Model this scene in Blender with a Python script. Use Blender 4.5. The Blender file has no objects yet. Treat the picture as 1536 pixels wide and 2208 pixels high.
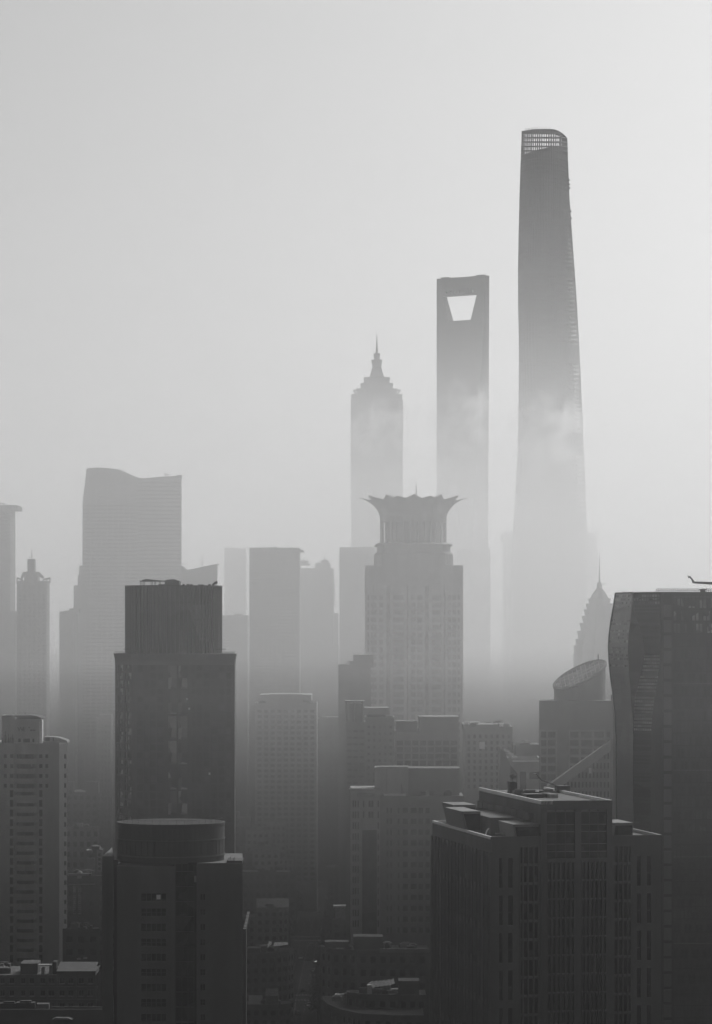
import bpy, math, random
from mathutils import Vector
R = math.radians
sc = bpy.context.scene
COL = sc.collection
random.seed(7)

cam = bpy.data.cameras.new('camera'); cam_o = bpy.data.objects.new('camera', cam); COL.objects.link(cam_o); sc.camera = cam_o
cam_o.location = (0, 0, 145); cam_o.rotation_euler = (R(90), 0, 0)
cam.sensor_fit = 'HORIZONTAL'; cam.sensor_width = 36; cam.lens = 36 * 7200 / 1536
cam.shift_y = (1350 - 1104) / 1536; cam.clip_start = 1; cam.clip_end = 60000
# sky and sun: low morning sun behind the towers; the sky colour goes through RGB-to-BW because the photograph is black and white
SUN_EL, SUN_AZ = 40.3, 35.0
world = bpy.data.worlds.new('World'); sc.world = world; world.use_nodes = True
wt = world.node_tree; wt.nodes.clear()
sky = wt.nodes.new('ShaderNodeTexSky'); sky.sky_type = 'NISHITA'; sky.sun_disc = False
sky.sun_elevation = R(SUN_EL); sky.sun_rotation = R(SUN_AZ); sky.air_density = 0.5; sky.dust_density = 3.91; sky.ozone_density = 1; sky.altitude = 100
bw = wt.nodes.new('ShaderNodeRGBToBW'); bg = wt.nodes.new('ShaderNodeBackground'); bg.inputs[1].default_value = 0.05
wo = wt.nodes.new('ShaderNodeOutputWorld')
wt.links.new(sky.outputs[0], bw.inputs[0]); wt.links.new(bw.outputs[0], bg.inputs[0]); wt.links.new(bg.outputs[0], wo.inputs[0])
sun = bpy.data.lights.new('sun', 'SUN'); sun.energy = 1.15; sun.angle = R(12); sun_o = bpy.data.objects.new('sun', sun); COL.objects.link(sun_o)
sun_o.rotation_euler = Vector((math.sin(R(SUN_AZ))*math.cos(R(SUN_EL)), math.cos(R(SUN_AZ))*math.cos(R(SUN_EL)), math.sin(R(SUN_EL)))).to_track_quat('Z', 'Y').to_euler()
sc.view_settings.view_transform = 'Standard'; sc.view_settings.look = 'None'; sc.view_settings.exposure = 1.04; sc.view_settings.gamma = 1; sc.view_settings.use_curve_mapping = False
cy_ = sc.cycles; cy_.use_denoising = True; cy_.max_bounces = 6; cy_.volume_bounces = 2; cy_.diffuse_bounces = 2; cy_.use_adaptive_sampling = False; cy_.sample_clamp_indirect = 3.0; cy_.use_light_tree = False; cy_.transparent_max_bounces = 96


# ------------------------------------------------------------------ helpers
F = 7200.0; CX = 768.0; HY = 1350.0; EYE = 145.0      # focal length (px), image centre column, horizon row, eye height (m)
def wx(px, Y): return (px - CX) * Y / F
def wz(py, Y): return EYE + (HY - py) * Y / F

def mat_plain(name, v, rough=0.8, var=0.18, scale=0.15, streak=True, spec=0.15, metal=0.0, each=None):
    m = bpy.data.materials.new(name); m.use_nodes = True
    t = m.node_tree; b = t.nodes['Principled BSDF']
    b.inputs['Roughness'].default_value = rough; b.inputs['Specular IOR Level'].default_value = spec; b.inputs['Metallic'].default_value = metal
    tc = t.nodes.new('ShaderNodeTexCoord'); mp = t.nodes.new('ShaderNodeMapping'); n = t.nodes.new('ShaderNodeTexNoise')
    mp.inputs['Scale'].default_value = (1, 1, 0.12 if streak else 1)
    n.inputs['Scale'].default_value = scale; n.inputs['Detail'].default_value = 5; n.inputs['Roughness'].default_value = 0.65
    r = t.nodes.new('ShaderNodeMapRange')
    r.inputs['From Min'].default_value = 0.3; r.inputs['From Max'].default_value = 0.7
    r.inputs['To Min'].default_value = v * (1 - var); r.inputs['To Max'].default_value = v * (1 + var)
    t.links.new(tc.outputs['Object'], mp.inputs[0]); t.links.new(mp.outputs[0], n.inputs['Vector'])
    t.links.new(n.outputs['Fac'], r.inputs['Value'])
    if each:                             # every object its own tone
        oi = t.nodes.new('ShaderNodeObjectInfo'); e = t.nodes.new('ShaderNodeMapRange'); e.inputs['To Min'].default_value, e.inputs['To Max'].default_value = each
        mu = t.nodes.new('ShaderNodeMath'); mu.operation = 'MULTIPLY'; t.links.new(oi.outputs['Random'], e.inputs['Value']); t.links.new(e.outputs[0], mu.inputs[0]); t.links.new(r.outputs[0], mu.inputs[1]); t.links.new(mu.outputs[0], b.inputs['Base Color'])
    else: t.links.new(r.outputs[0], b.inputs['Base Color'])
    return m
def mat_glass(name, lo, hi, rough=0.25, spec=0.25, cell=0.35):
    """window glass over dark rooms: every pane its own tone (blinds, painted glints)"""
    m = bpy.data.materials.new(name); m.use_nodes = True
    t = m.node_tree; b = t.nodes['Principled BSDF']
    b.inputs['Roughness'].default_value = rough; b.inputs['Specular IOR Level'].default_value = spec
    oi = t.nodes.new('ShaderNodeObjectInfo'); tc = t.nodes.new('ShaderNodeTexCoord'); vo = t.nodes.new('ShaderNodeTexVoronoi')
    vo.inputs['Scale'].default_value = cell; vo.inputs['Randomness'].default_value = 0.6
    s = t.nodes.new('ShaderNodeSeparateColor'); a = t.nodes.new('ShaderNodeMath'); a.operation = 'ADD'
    f = t.nodes.new('ShaderNodeMath'); f.operation = 'FRACT'
    p = t.nodes.new('ShaderNodeMath'); p.operation = 'POWER'; p.inputs[1].default_value = 2.2
    r = t.nodes.new('ShaderNodeMapRange'); r.inputs['To Min'].default_value = lo; r.inputs['To Max'].default_value = hi
    t.links.new(tc.outputs['Object'], vo.inputs['Vector']); t.links.new(vo.outputs['Color'], s.inputs[0])
    t.links.new(s.outputs[0], a.inputs[0]); t.links.new(oi.outputs['Random'], a.inputs[1]); t.links.new(a.outputs[0], f.inputs[0])
    t.links.new(f.outputs[0], p.inputs[0]); t.links.new(p.outputs[0], r.inputs['Value']); t.links.new(r.outputs[0], b.inputs['Base Color'])
    return m
def mat_lit(name, v):
    m = bpy.data.materials.new(name); m.use_nodes = True
    b = m.node_tree.nodes['Principled BSDF']; b.inputs['Base Color'].default_value = (.5, .5, .5, 1)
    b.inputs['Emission Color'].default_value = (1, 1, 1, 1); b.inputs['Emission Strength'].default_value = v
    return m
M = dict(
    dark=mat_plain('dark_cladding', .09), mid=mat_plain('grey_concrete', .14), pale=mat_plain('pale_stone', .24),
    white=mat_plain('white_render', .36), coping=mat_plain('skylit_white_metal', .8, var=.1, rough=.5),  # coping: near-white colour stands in for sky-lit roof edges
    roof=mat_plain('roof_felt', .14, scale=.4, streak=False), tile=mat_plain('roof_tiles', .12, scale=.6, streak=False, each=(.3, 4.2)), hwall=mat_plain('house_render', .15, each=(.4, 3.2)), hroof=mat_plain('flat_roof', .13, scale=.4, streak=False, each=(.3, 4.2)),
    metal=mat_plain('dark_steel', .05, rough=.5, spec=.3), asphalt=mat_plain('asphalt', .03, scale=.3, streak=False),
    pave=mat_plain('paving', .07, scale=.5, streak=False), ground=mat_plain('city_ground', .03, scale=.05, streak=False, var=.5),
    paint=mat_plain('road_paint', .6, streak=False), leaf=mat_plain('foliage', .05, scale=.9, streak=False, var=.5), bark=mat_plain('bark', .06),
    glass=mat_glass('window_glass', .04, .14), bglass=mat_glass('pale_window_glass', .14, .24), dglass=mat_glass('dark_glass', .03, .08), glint_glass=mat_glass('painted_glint_glass', .08, .45, cell=.5),  # last glass: pale base tones stand in for glints
    skin=mat_glass('curtain_glass', .05, .10, rough=.3, cell=.12), lit=mat_lit('lit_window', .018), lamp=mat_lit('lamp', 5.0),
    car1=mat_plain('car_paint_pale', .6, rough=.35, spec=.5, var=.03), car2=mat_plain('car_paint_dark', .04, rough=.35, spec=.5, var=.03), car3=mat_plain('car_paint_grey', .2, rough=.35, spec=.5, var=.03),
    rubber=mat_plain('rubber', .02))

class MB:
    def __init__(s): s.v = []; s.f = []
    def add(s, vs, fs):
        o = len(s.v); s.v += vs; s.f += [tuple(i + o for i in q) for q in fs]
    def quad(s, a, b, c, d): s.add([a, b, c, d], [(0, 1, 2, 3)])
    def box(s, x0, x1, y0, y1, z0, z1):
        s.add([(x, y, z) for z in (z0, z1) for y in (y0, y1) for x in (x0, x1)], [(0, 2, 3, 1), (4, 5, 7, 6), (0, 1, 5, 4), (2, 6, 7, 3), (1, 3, 7, 5), (0, 4, 6, 2)])
    def loft(s, rings, cap=True):
        n = len(rings[0]); o = len(s.v)
        for r in rings: s.v += r
        for i in range(len(rings) - 1):
            for j in range(n):
                k = (j + 1) % n
                s.f.append((o + i*n + j, o + i*n + k, o + (i+1)*n + k, o + (i+1)*n + j))
        if cap:
            s.f.append(tuple(o + j for j in reversed(range(n)))); s.f.append(tuple(o + (len(rings)-1)*n + j for j in range(n)))
    def prism(s, poly, z0, z1, k=1.0, c=(0, 0)):
        s.loft([[(x, y, z0) for x, y in poly], [(c[0] + (x-c[0])*k, c[1] + (y-c[1])*k, z1) for x, y in poly]])
    def front(s, poly, y0, y1, k=1.0, ox=0.0):
        """polygon in the x-z plane (counter-clockwise seen from the street), extruded back"""
        s.loft([[(x, y0, z) for x, z in poly], [((x + ox)*k - ox, y1, z) for x, z in poly]])
    def cyl(s, x, y, z0, z1, r0, r1=None, n=16):
        r1 = r0 if r1 is None else r1
        s.loft([[(x + r*math.cos(2*math.pi*i/n), y + r*math.sin(2*math.pi*i/n), z) for i in range(n)] for z, r in ((z0, r0), (z1, r1))])
    def tube(s, p, q, r, n=5, r2=None):
        p, q = Vector(p), Vector(q); d = (q - p).normalized(); a = d.orthogonal().normalized(); b = d.cross(a)
        s.loft([[tuple(c + (a*math.cos(2*math.pi*i/n) + b*math.sin(2*math.pi*i/n))*rr) for i in range(n)] for c, rr in ((p, r), (q, r if r2 is None else r2))])
    def mesh(s, name, m):
        me = bpy.data.meshes.new(name); me.from_pydata(s.v, [], s.f); me.materials.append(m); return me
    def obj(s, name, m, parent=None, loc=None, rz=0.0, kind=None):
        return link(name, s.mesh(name, m), parent, loc, rz, kind)
def link(name, me, parent=None, loc=None, rz=0.0, kind=None):
    o = bpy.data.objects.new(name, me); COL.objects.link(o); o.parent = parent
    if loc is not None: o.location = loc
    if rz: o.rotation_euler = (0, 0, rz)
    if kind: o['kind'] = kind
    return o
FOOT = []           # footprints taken by towers (world x0, x1, y0, y1)
class Thing:
    def __init__(s, name, label, cat, px, Y, yaw=0.0, group=None, foot=None):
        s.px, s.Y, s.k = px, Y, Y / F
        s.o = bpy.data.objects.new(name, None); COL.objects.link(s.o)
        s.o.location = (wx(px, Y), Y, 0); s.o.rotation_euler = (0, 0, yaw); s.o.empty_display_size = 5
        s.o['label'] = label; s.o['category'] = cat
        if group: s.o['group'] = group
        if foot: FOOT.append((wx(foot[0], Y) - 4, wx(foot[1], Y) + 4, Y - 4, Y + foot[2] + 4))
    def x(s, px): return (px - s.px) * s.k
    def z(s, py): return wz(py, s.Y)
    def back(s, x, d):                  # the same sight line, d metres deeper
        return (x + s.o.location.x) * (s.Y + d) / s.Y - s.o.location.x
    def part(s, name, mb, m, parent=None, kind=None): return mb.obj(name, M[m], parent or s.o, kind=kind)
def facade(mb, O, U, u0, u1, z0, z1, xs, zs, rec, top=True):
    """one wall face with recessed rectangular openings; returns the openings"""
    Nx, Ny = -U[1], U[0]
    P = lambda u, d, z: (O[0] + U[0]*u + Nx*d, O[1] + U[1]*u + Ny*d, z)
    def q(a, b, c, d): 
        if b - a > 1e-4 and d - c > 1e-4: mb.quad(P(a, 0, c), P(b, 0, c), P(b, 0, d), P(a, 0, d))
    out = []; e = u0
    for a, b in xs:
        q(e, a, z0, z1); e = b; w = z0
        for c, d in zs:
            q(a, b, w, c); w = d
            mb.quad(P(a, 0, c), P(a, rec, c), P(a, rec, d), P(a, 0, d)); mb.quad(P(b, rec, c), P(b, 0, c), P(b, 0, d), P(b, rec, d))
            mb.quad(P(a, 0, c), P(b, 0, c), P(b, rec, c), P(a, rec, c)); mb.quad(P(a, rec, d), P(b, rec, d), P(b, 0, d), P(a, 0, d))
            out.append((a, b, c, d))
        q(a, b, w, z1)
    q(e, u1, z0, z1)
    return out
PANE = {}
def panes(th, opens, O, U, rec, m='glass', single=300, name='window', parent=None, proud=0.03):
    """glass of the openings: up to SINGLE of them one object each (topmost first), the rest joined"""
    Nx, Ny = -U[1], U[0]; ang = math.atan2(U[1], U[0]); rest = MB()
    opens = sorted(opens, key=lambda p: -p[3]); made = []
    for i, (a, b, c, d) in enumerate(opens):
        w, h = round(b - a, 2), round(d - c, 2); dd = rec - proud
        cx, cz = (a + b) / 2, (c + d) / 2
        loc = (O[0] + U[0]*cx + Nx*dd, O[1] + U[1]*cx + Ny*dd, cz)
        if i < single:
            key = (w, h, m)
            if key not in PANE:
                g = MB(); g.box(-w/2 - .02, w/2 + .02, 0, .08, -h/2 - .02, h/2 + .02); PANE[key] = g.mesh(name, M[m])
            made.append((link(name, PANE[key], parent or th.o, loc, ang), w, h))
        else:
            p = lambda u, v: (loc[0] + U[0]*u, loc[1] + U[1]*u, loc[2] + v)
            rest.quad(p(-w/2, -h/2), p(w/2, -h/2), p(w/2, h/2), p(-w/2, h/2))
    if rest.f: rest.obj('glazing', M[m], parent or th.o, kind='stuff')
    return made
def cells(n, a, b, frac, margin=None):
    """n openings of width FRAC of the pitch between a and b"""
    margin = (b - a) * .02 if margin is None else margin
    p = (b - a - 2*margin) / n
    return [(a + margin + p*(i + .5 - frac/2), a + margin + p*(i + .5 + frac/2)) for i in range(n)]
def rows(top, bottom, pitch, frac, first=.35):
    out = []; z = top - pitch*first
    while z - pitch*frac > bottom:
        out.append((z - pitch*frac, z)); z -= pitch
    return list(reversed(out))
def roof_clutter(th, x0, x1, y0, y1, z, n, seed, h=2.5):
    r = random.Random(seed)
    for i in range(n):
        w, d, hh = r.uniform(1.2, 4), r.uniform(1.2, 4), r.uniform(.8, h); a = r.uniform(x0 + 1, max(x0 + 1.1, x1 - 5)); b = r.uniform(y0 + 1, max(y0 + 1.1, y1 - 5))
        g = MB(); g.box(a, a + w, b, b + d, z - .05, z + hh)
        if i % 2 == 0: g.box(a + w*.2, a + w*.8, b + d*.2, b + d*.8, z + hh, z + hh + .35)
        th.part(r.choice(['roof_unit', 'vent_box', 'tank']), g, r.choice(['mid', 'metal', 'white']))
def block(name, label, cat, x0, x1, yt, Y, depth, m='mid', ncol=8, pitch=12.0, wf=.55, hf=.5, ylast=None, rec=.3, glass="glass", single=0, coping=False, tiers=(), side=None, clutter=3, yaw=0.0, group=None, first=.9, nside=5):
    """flat-roofed block: front wall with recessed windows, sides, roof slab, parapet; TIERS: (x0, x1, ytop, inset) stacked on top"""
    if x0 > CX: x0 = min(CX + (x0 - CX) * (Y + depth) / Y, x1 - 4)            # the side wall that shows is part of the traced width
    if x1 < CX: x1 = max(CX + (x1 - CX) * (Y + depth) / Y, x0 + 4)
    pc = (x0 + x1) / 2; T = Thing(name, label, cat, pc, Y, yaw, group, foot=(x0, x1, depth))
    a, b, zt = T.x(x0), T.x(x1), T.z(yt); w = MB()
    ylast = min(ylast or 2230, HY + (EYE - 2) * F / Y); zl = max(0.0, T.z(ylast))
    xs = cells(ncol, a, b, wf) if ncol else []; zs = rows(zt, zl, pitch * T.k, hf, first) if ncol else []
    ops = facade(w, (0, 0), (1, 0), a, b, -1, zt, xs, zs, rec) if ncol else []
    if not ncol: w.quad((a, 0, -1), (b, 0, -1), (b, 0, zt), (a, 0, zt))
    so = {}
    for sd, O, U in (('L', (a, depth), (0, -1)), ('R', (b, 0), (0, 1))):
        if side and sd in side:
            so[sd] = (facade(w, O, U, 0, depth, -1, zt, cells(nside, 0, depth, wf), zs, rec), O, U)
        else:
            x = O[0]; w.quad((x, depth, -1), (x, 0, -1), (x, 0, zt), (x, depth, zt)) if sd == 'L' else w.quad((x, 0, -1), (x, depth, -1), (x, depth, zt), (x, 0, zt))
    w.quad((b, depth, -1), (a, depth, -1), (a, depth, zt), (b, depth, zt))
    T.part('wall', w, m)
    panes(T, ops, (0, 0), (1, 0), rec, glass, single)
    for sd, (o, O, U) in so.items(): panes(T, o, O, U, rec, glass, max(0, min(single - len(ops), 100)))
    g = MB(); g.quad((a, 0, zt - .05), (b, 0, zt - .05), (b, depth, zt - .05), (a, depth, zt - .05)); T.part('roof', g, 'roof')
    pt = MB(); t = .35; hp = .9
    pt.box(a - .05, b + .05, -.06, t, zt + .002, zt + hp); pt.box(a - .05, a + t, t, depth, zt + .002, zt + hp); pt.box(b - t, b + .05, t, depth, zt + .002, zt + hp); pt.box(a + t, b - t, depth - t, depth, zt + .002, zt + hp)
    T.part('parapet', pt, 'coping' if coping else m)
    zb = zt
    for (c0, c1, cy, ins) in tiers:
        g = MB(); zc = T.z(cy); g.box(T.x(c0), T.x(c1), ins, max(ins + 2, depth - ins), zb - .3, zc); T.part('upper_block', g, m); zb = zc if (c1 - c0) < (x1 - x0) * .9 else zb
    if clutter: roof_clutter(T, a, b, 1, depth, zt, clutter, hash_(name, x0))
    return T
def hash_(s, x): return sum(ord(c) * (i + 3) for i, c in enumerate(s)) + int(x) * 131

# ------------------------------------------------------------------ the setting: ground, streets
def interp(tab, v):
    for (a, p), (b, q) in zip(tab, tab[1:]):
        if v <= b: return p + (q - p) * max(0.0, (v - a) / (b - a))
    return tab[-1][1]
g = MB(); g.box(-5900, 5900, -1400, 8900, -2, 0); g.obj('ground', M['ground'])['kind'] = 'structure'

# ------------------------------------------------------------------ supertall tower with a twisted glass skin
def twisted_tower():
    T = Thing('twisted_skyscraper', 'tallest tower, tapering twisted glass skin with an open lattice crown cut on a slant', 'skyscraper', 1175, 3270, foot=(1090, 1280, 90))
    L = [(270,1127),(330,1125),(420,1122),(560,1119),(750,1119.5),(870,1119),(930,1118),(1000,1116),(1060,1112),(1150,1107),(1700,1090)]
    Rr = [(270,1223),(300,1224),(400,1227),(470,1231),(560,1238),(660,1244),(750,1249),(870,1254),(1000,1259),(1150,1264),(1700,1277)]
    N = 60; cy = 0.0
    def outline(py, dl=0.0, dr=0.0):
        z = T.z(py); ph = R(30) + R(130) * (z / 632)
        pts = []
        for i in range(N):
            a = 2*math.pi*i/N; r = 1 + .09*math.cos(3*(a - ph)); d = abs((a - ph + math.pi) % (2*math.pi) - math.pi)
            if d < .22: r -= .07 * (1 - d/.22)
            pts.append((r*math.cos(a), r*math.sin(a)))
        lo, hi = min(p[0] for p in pts), max(p[0] for p in pts)
        a, b = T.x(interp(L, py) + dl), T.x(interp(Rr, py) - dr); k = (b - a)/(hi - lo)
        return [(a + (p[0] - lo)*k, cy + p[1]*k) for p in pts]
    bk = lambda y: .13 * (y + 22) - 3.2                                    # crown tilted up towards the back, hiding the far rim from the camera
    top_y = lambda x: 278 + max(0.0, (x - T.x(1185))/T.k/38.0)**2 * 18 + max(0.0, (T.x(1150) - x)/T.k/25.0)*3.5
    roof_y = lambda x: 333 - (x - T.x(1130))/T.k * .17
    ys = [1669, 1400, 1150] + list(range(1120, 360, -30)) + [345]
    w = MB(); rings = [[(x, y, max(-1, T.z(py))) for x, y in outline(py, 4.5, 15 if 540 < py < 1150 else 8)] for py in ys]
    rings.append([(x, y, T.z(roof_y(x))) for x, y in outline(332, 4, 6)])
    w.loft(rings); T.part('inner_tower', w, 'dark')
    py = 342.0; i = 0
    while py < 1165:                                              # floor slabs reaching the outer skin
        s = MB(); o = outline(py); z = T.z(py); s.loft([[(x, y, z - .55) for x, y in o], [(x, y, z + .55) for x, y in o]]); T.part('floor_slab', s, 'dark'); py += 9.4
    for a, b in ((336,347),(412,452),(474,480),(588,598),(746,786),(940,984),(1046,1064),(1105,1669)):
        s = MB(); n = max(2, int((b-a)/12)); s.loft([[(x, y, max(-1, T.z(a + (b-a)*j/n))) for x, y in outline(a + (b-a)*j/n, -.5, -.5)] for j in range(n, -1, -1)]); T.part('service_floor', s, 'dark')
    for i in range(N):                                            # mullions of the outer skin, up to the slanted crown
        s = MB(); pys = [1150, 1060, 980, 900, 820, 740, 660, 580, 500, 420, 350, 315]
        pts = [(*outline(p)[i], T.z(p)) for p in pys]; x, y = outline(290)[i]; pts.append((x, y, T.z(top_y(x)) + bk(y)))
        for p, q in zip(pts, pts[1:]): s.tube(p, q, .5, 4)
        T.part('mullion', s, 'metal')
    for py in (324.5, 315, 305.5, 296, 286.5):
        s = MB(); o = outline(py)
        for i in range(N):
            a, b = o[i], o[(i+1) % N]
            s.tube((*a, T.z(py) + bk(a[1])), (*b, T.z(py) + bk(b[1])), .75, 4) if T.z(py) < min(T.z(top_y(a[0])), T.z(top_y(b[0]))) - .5 else None
        if s.f: T.part('ring_beam', s, 'metal')
    s = MB(); o = outline(286); o2 = [(x*.97, cy + (y-cy)*.97) for x, y in o]; n = len(o); b0 = len(s.v)
    for i in range(N):
        a, b = o[i], o[(i+1) % N]; za, zb = T.z(top_y(a[0])) + bk(a[1]), T.z(top_y(b[0])) + bk(b[1]); s.quad((*a, za - 3.2), (*b, zb - 3.2), (*b, zb), (*a, za))
        c, d = o2[i], o2[(i+1) % N]; s.quad((*c, za), (*d, zb), (*d, zb - 3.2), (*c, za - 3.2)); s.quad((*a, za), (*b, zb), (*d, zb), (*c, za)); s.quad((*c, za-3.2), (*d, zb-3.2), (*b, zb-3.2), (*a, za-3.2))
    T.part('crown_rim', s, 'metal')
    for i in range(14):
        p = o[int(N*.55) + i]; s = MB(); z = T.z(top_y(p[0])) + bk(p[1]); s.tube((*p, z - .5), (*p, z + 1.9), .25, 4); T.part('lightning_rod', s, 'metal')
    for py in (388, 397, 405, 455, 470):                          # open maintenance flaps on the right flank
        x = T.x(interp(Rr, py)); s = MB(); s.front([(x - 1, T.z(py+3)), (x + .6, T.z(py+3)), (x + 1.6, T.z(py)), (x - 1, T.z(py-2))], cy - 3, cy + 3); T.part('skin_flap', s, 'metal')
twisted_tower()

# ------------------------------------------------------------------ blade tower with the trapezoid opening
def opener_tower():
    yaw = R(-35); c, s_ = math.cos(yaw), -math.sin(yaw)
    T = Thing('bottle_opener_skyscraper', 'slab skyscraper with a trapezoid sky opening near its slanted top', 'skyscraper', 942, 3322, yaw, foot=(935, 1058, 70))
    X = lambda px: (px - 942) * T.k / c
    t = lambda py: interp([(590, 6), (700, 9), (1100, 26), (1700, 46)], py)
    Wd = lambda py: (51.2 - t(py) * s_) / c
    w = MB(); zz = lambda py: max(-1, T.z(py))
    def piece(py0, py1, a0, b0, a1, b1):                           # a through-thickness piece between two rows (py0 lower)
        v = []
        for py, a, b in ((py0, a0, b0), (py1, a1, b1)):
            v += [(a, 0, zz(py)), (b, 0, zz(py)), (b, t(py), zz(py)), (a, t(py), zz(py))]
        w.add(v, [(0,1,5,4),(1,2,6,5),(2,3,7,6),(3,0,4,7),(3,2,1,0),(4,5,6,7)])
    ys = [1669, 1300, 1100, 1000, 900, 800, 694]
    for p, q in zip(ys, ys[1:]): piece(p, q, 0, Wd(p), 0, Wd(q))
    OL = [(639, X(955)), (694, X(967.5))]; OR = [(639, X(1026.5)), (694, X(1013.5))]
    piece(694, 640, 0, interp(OL, 694), 0, interp(OL, 639)); piece(694, 640, interp(OR, 694), Wd(694), interp(OR, 639), Wd(640))
    piece(640, 635.5, 0, Wd(640), 0, Wd(635.5))
    e = 0.0
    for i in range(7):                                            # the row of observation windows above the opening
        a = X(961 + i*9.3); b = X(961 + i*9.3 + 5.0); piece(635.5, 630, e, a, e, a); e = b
        f = MB(); f.box(a, b, 2.9, 3.0, T.z(635.5), T.z(630)); T.part('observation_window', f, 'glint_glass')  # pale glass tone stands in for sky light in the slots
    piece(635.5, 630, e, Wd(635.5), e, Wd(630)); piece(630, 601, 0, Wd(630), 0, Wd(601))
    T.part('wall', w, 'dark')
    for a, b in ((X(951), X(967)), (X(1024), X(1041))):
        s = MB(); s.box(a, b, 1, 4, T.z(601) - .1, T.z(601) + 1.1); s.tube((a, 2, T.z(601)+1.1), (a - 2, 2, T.z(601) + 1.6), .3, 4); T.part('roof_crane', s, 'metal')
opener_tower()

# ------------------------------------------------------------------ pagoda-like tiered tower with a spire
def stepped(h, n=.72):
    k = h * n; return [(-k, -h), (k, -h), (k, -k), (h, -k), (h, k), (k, k), (k, h), (-k, h), (-k, k), (-h, k), (-h, -k), (-k, -k)]
def pagoda_tower():
    T = Thing('tiered_pagoda_skyscraper', 'pagoda-like skyscraper of flared tiers stepping in to a needle spire', 'skyscraper', 813.2, 3118, foot=(750, 876, 60)); k = T.k; cy = 27
    def ring(hw, py, f=stepped): return [(x, cy + y, max(-1, T.z(py))) for x, y in f(hw*k)]
    def tier(name, y0, y1, h0, h1, m='dark'): s = MB(); s.loft([ring(h1, y1), ring(h0, y0)]); T.part(name, s, m)
    s = MB(); s.cyl(0, cy, T.z(757), T.z(713), 2.9*k, .12, 8); T.part('spire', s, 'metal')
    for y0, y1, h0, h1 in ((757,771.5,7.3,5.6),(771,789.5,12.2,9.2),(810,823,28,26.5),(823,835,35,33.3),(835,848.5,44,41),(848,860.5,55.3,53),(860,873.5,57,55.2)): tier('tier', y0, y1, h0, h1)
    s = MB(); s.loft([ring(16, 810), ring(10.3, 789)]); T.part('spire_base', s, 'dark')
    y = 873
    while y < 1100: tier('tier', y, y + 13.2, 57, 55.4); y += 13
    tier('lower_shaft', y, 1690, 55.5, 56)
    for sx in (-1, 1):                                            # open brackets on the shoulder
        for dy in (0, 9):
            s = MB(); s.tube((sx*44*k, cy-20+dy, T.z(848)), (sx*51*k, cy-20+dy, T.z(840)), .6, 4); s.tube((sx*44*k, cy-20+dy, T.z(840)), (sx*52*k, cy-20+dy, T.z(840)), .6, 4); T.part('bracket', s, 'metal')
        for h0, y0, y1 in ((55.3,848,860),(44,835,848),(35,823,835),(28,810,823)):
            for q in (-.6, -.2, .2, .6):
                s = MB(); s.tube((sx*h0*k*.96, cy + q*h0*k, T.z(y1)), (sx*h0*k*1.005, cy + q*h0*k, T.z(y0)), .35, 4); T.part('fin', s, 'metal')
pagoda_tower()

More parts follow.
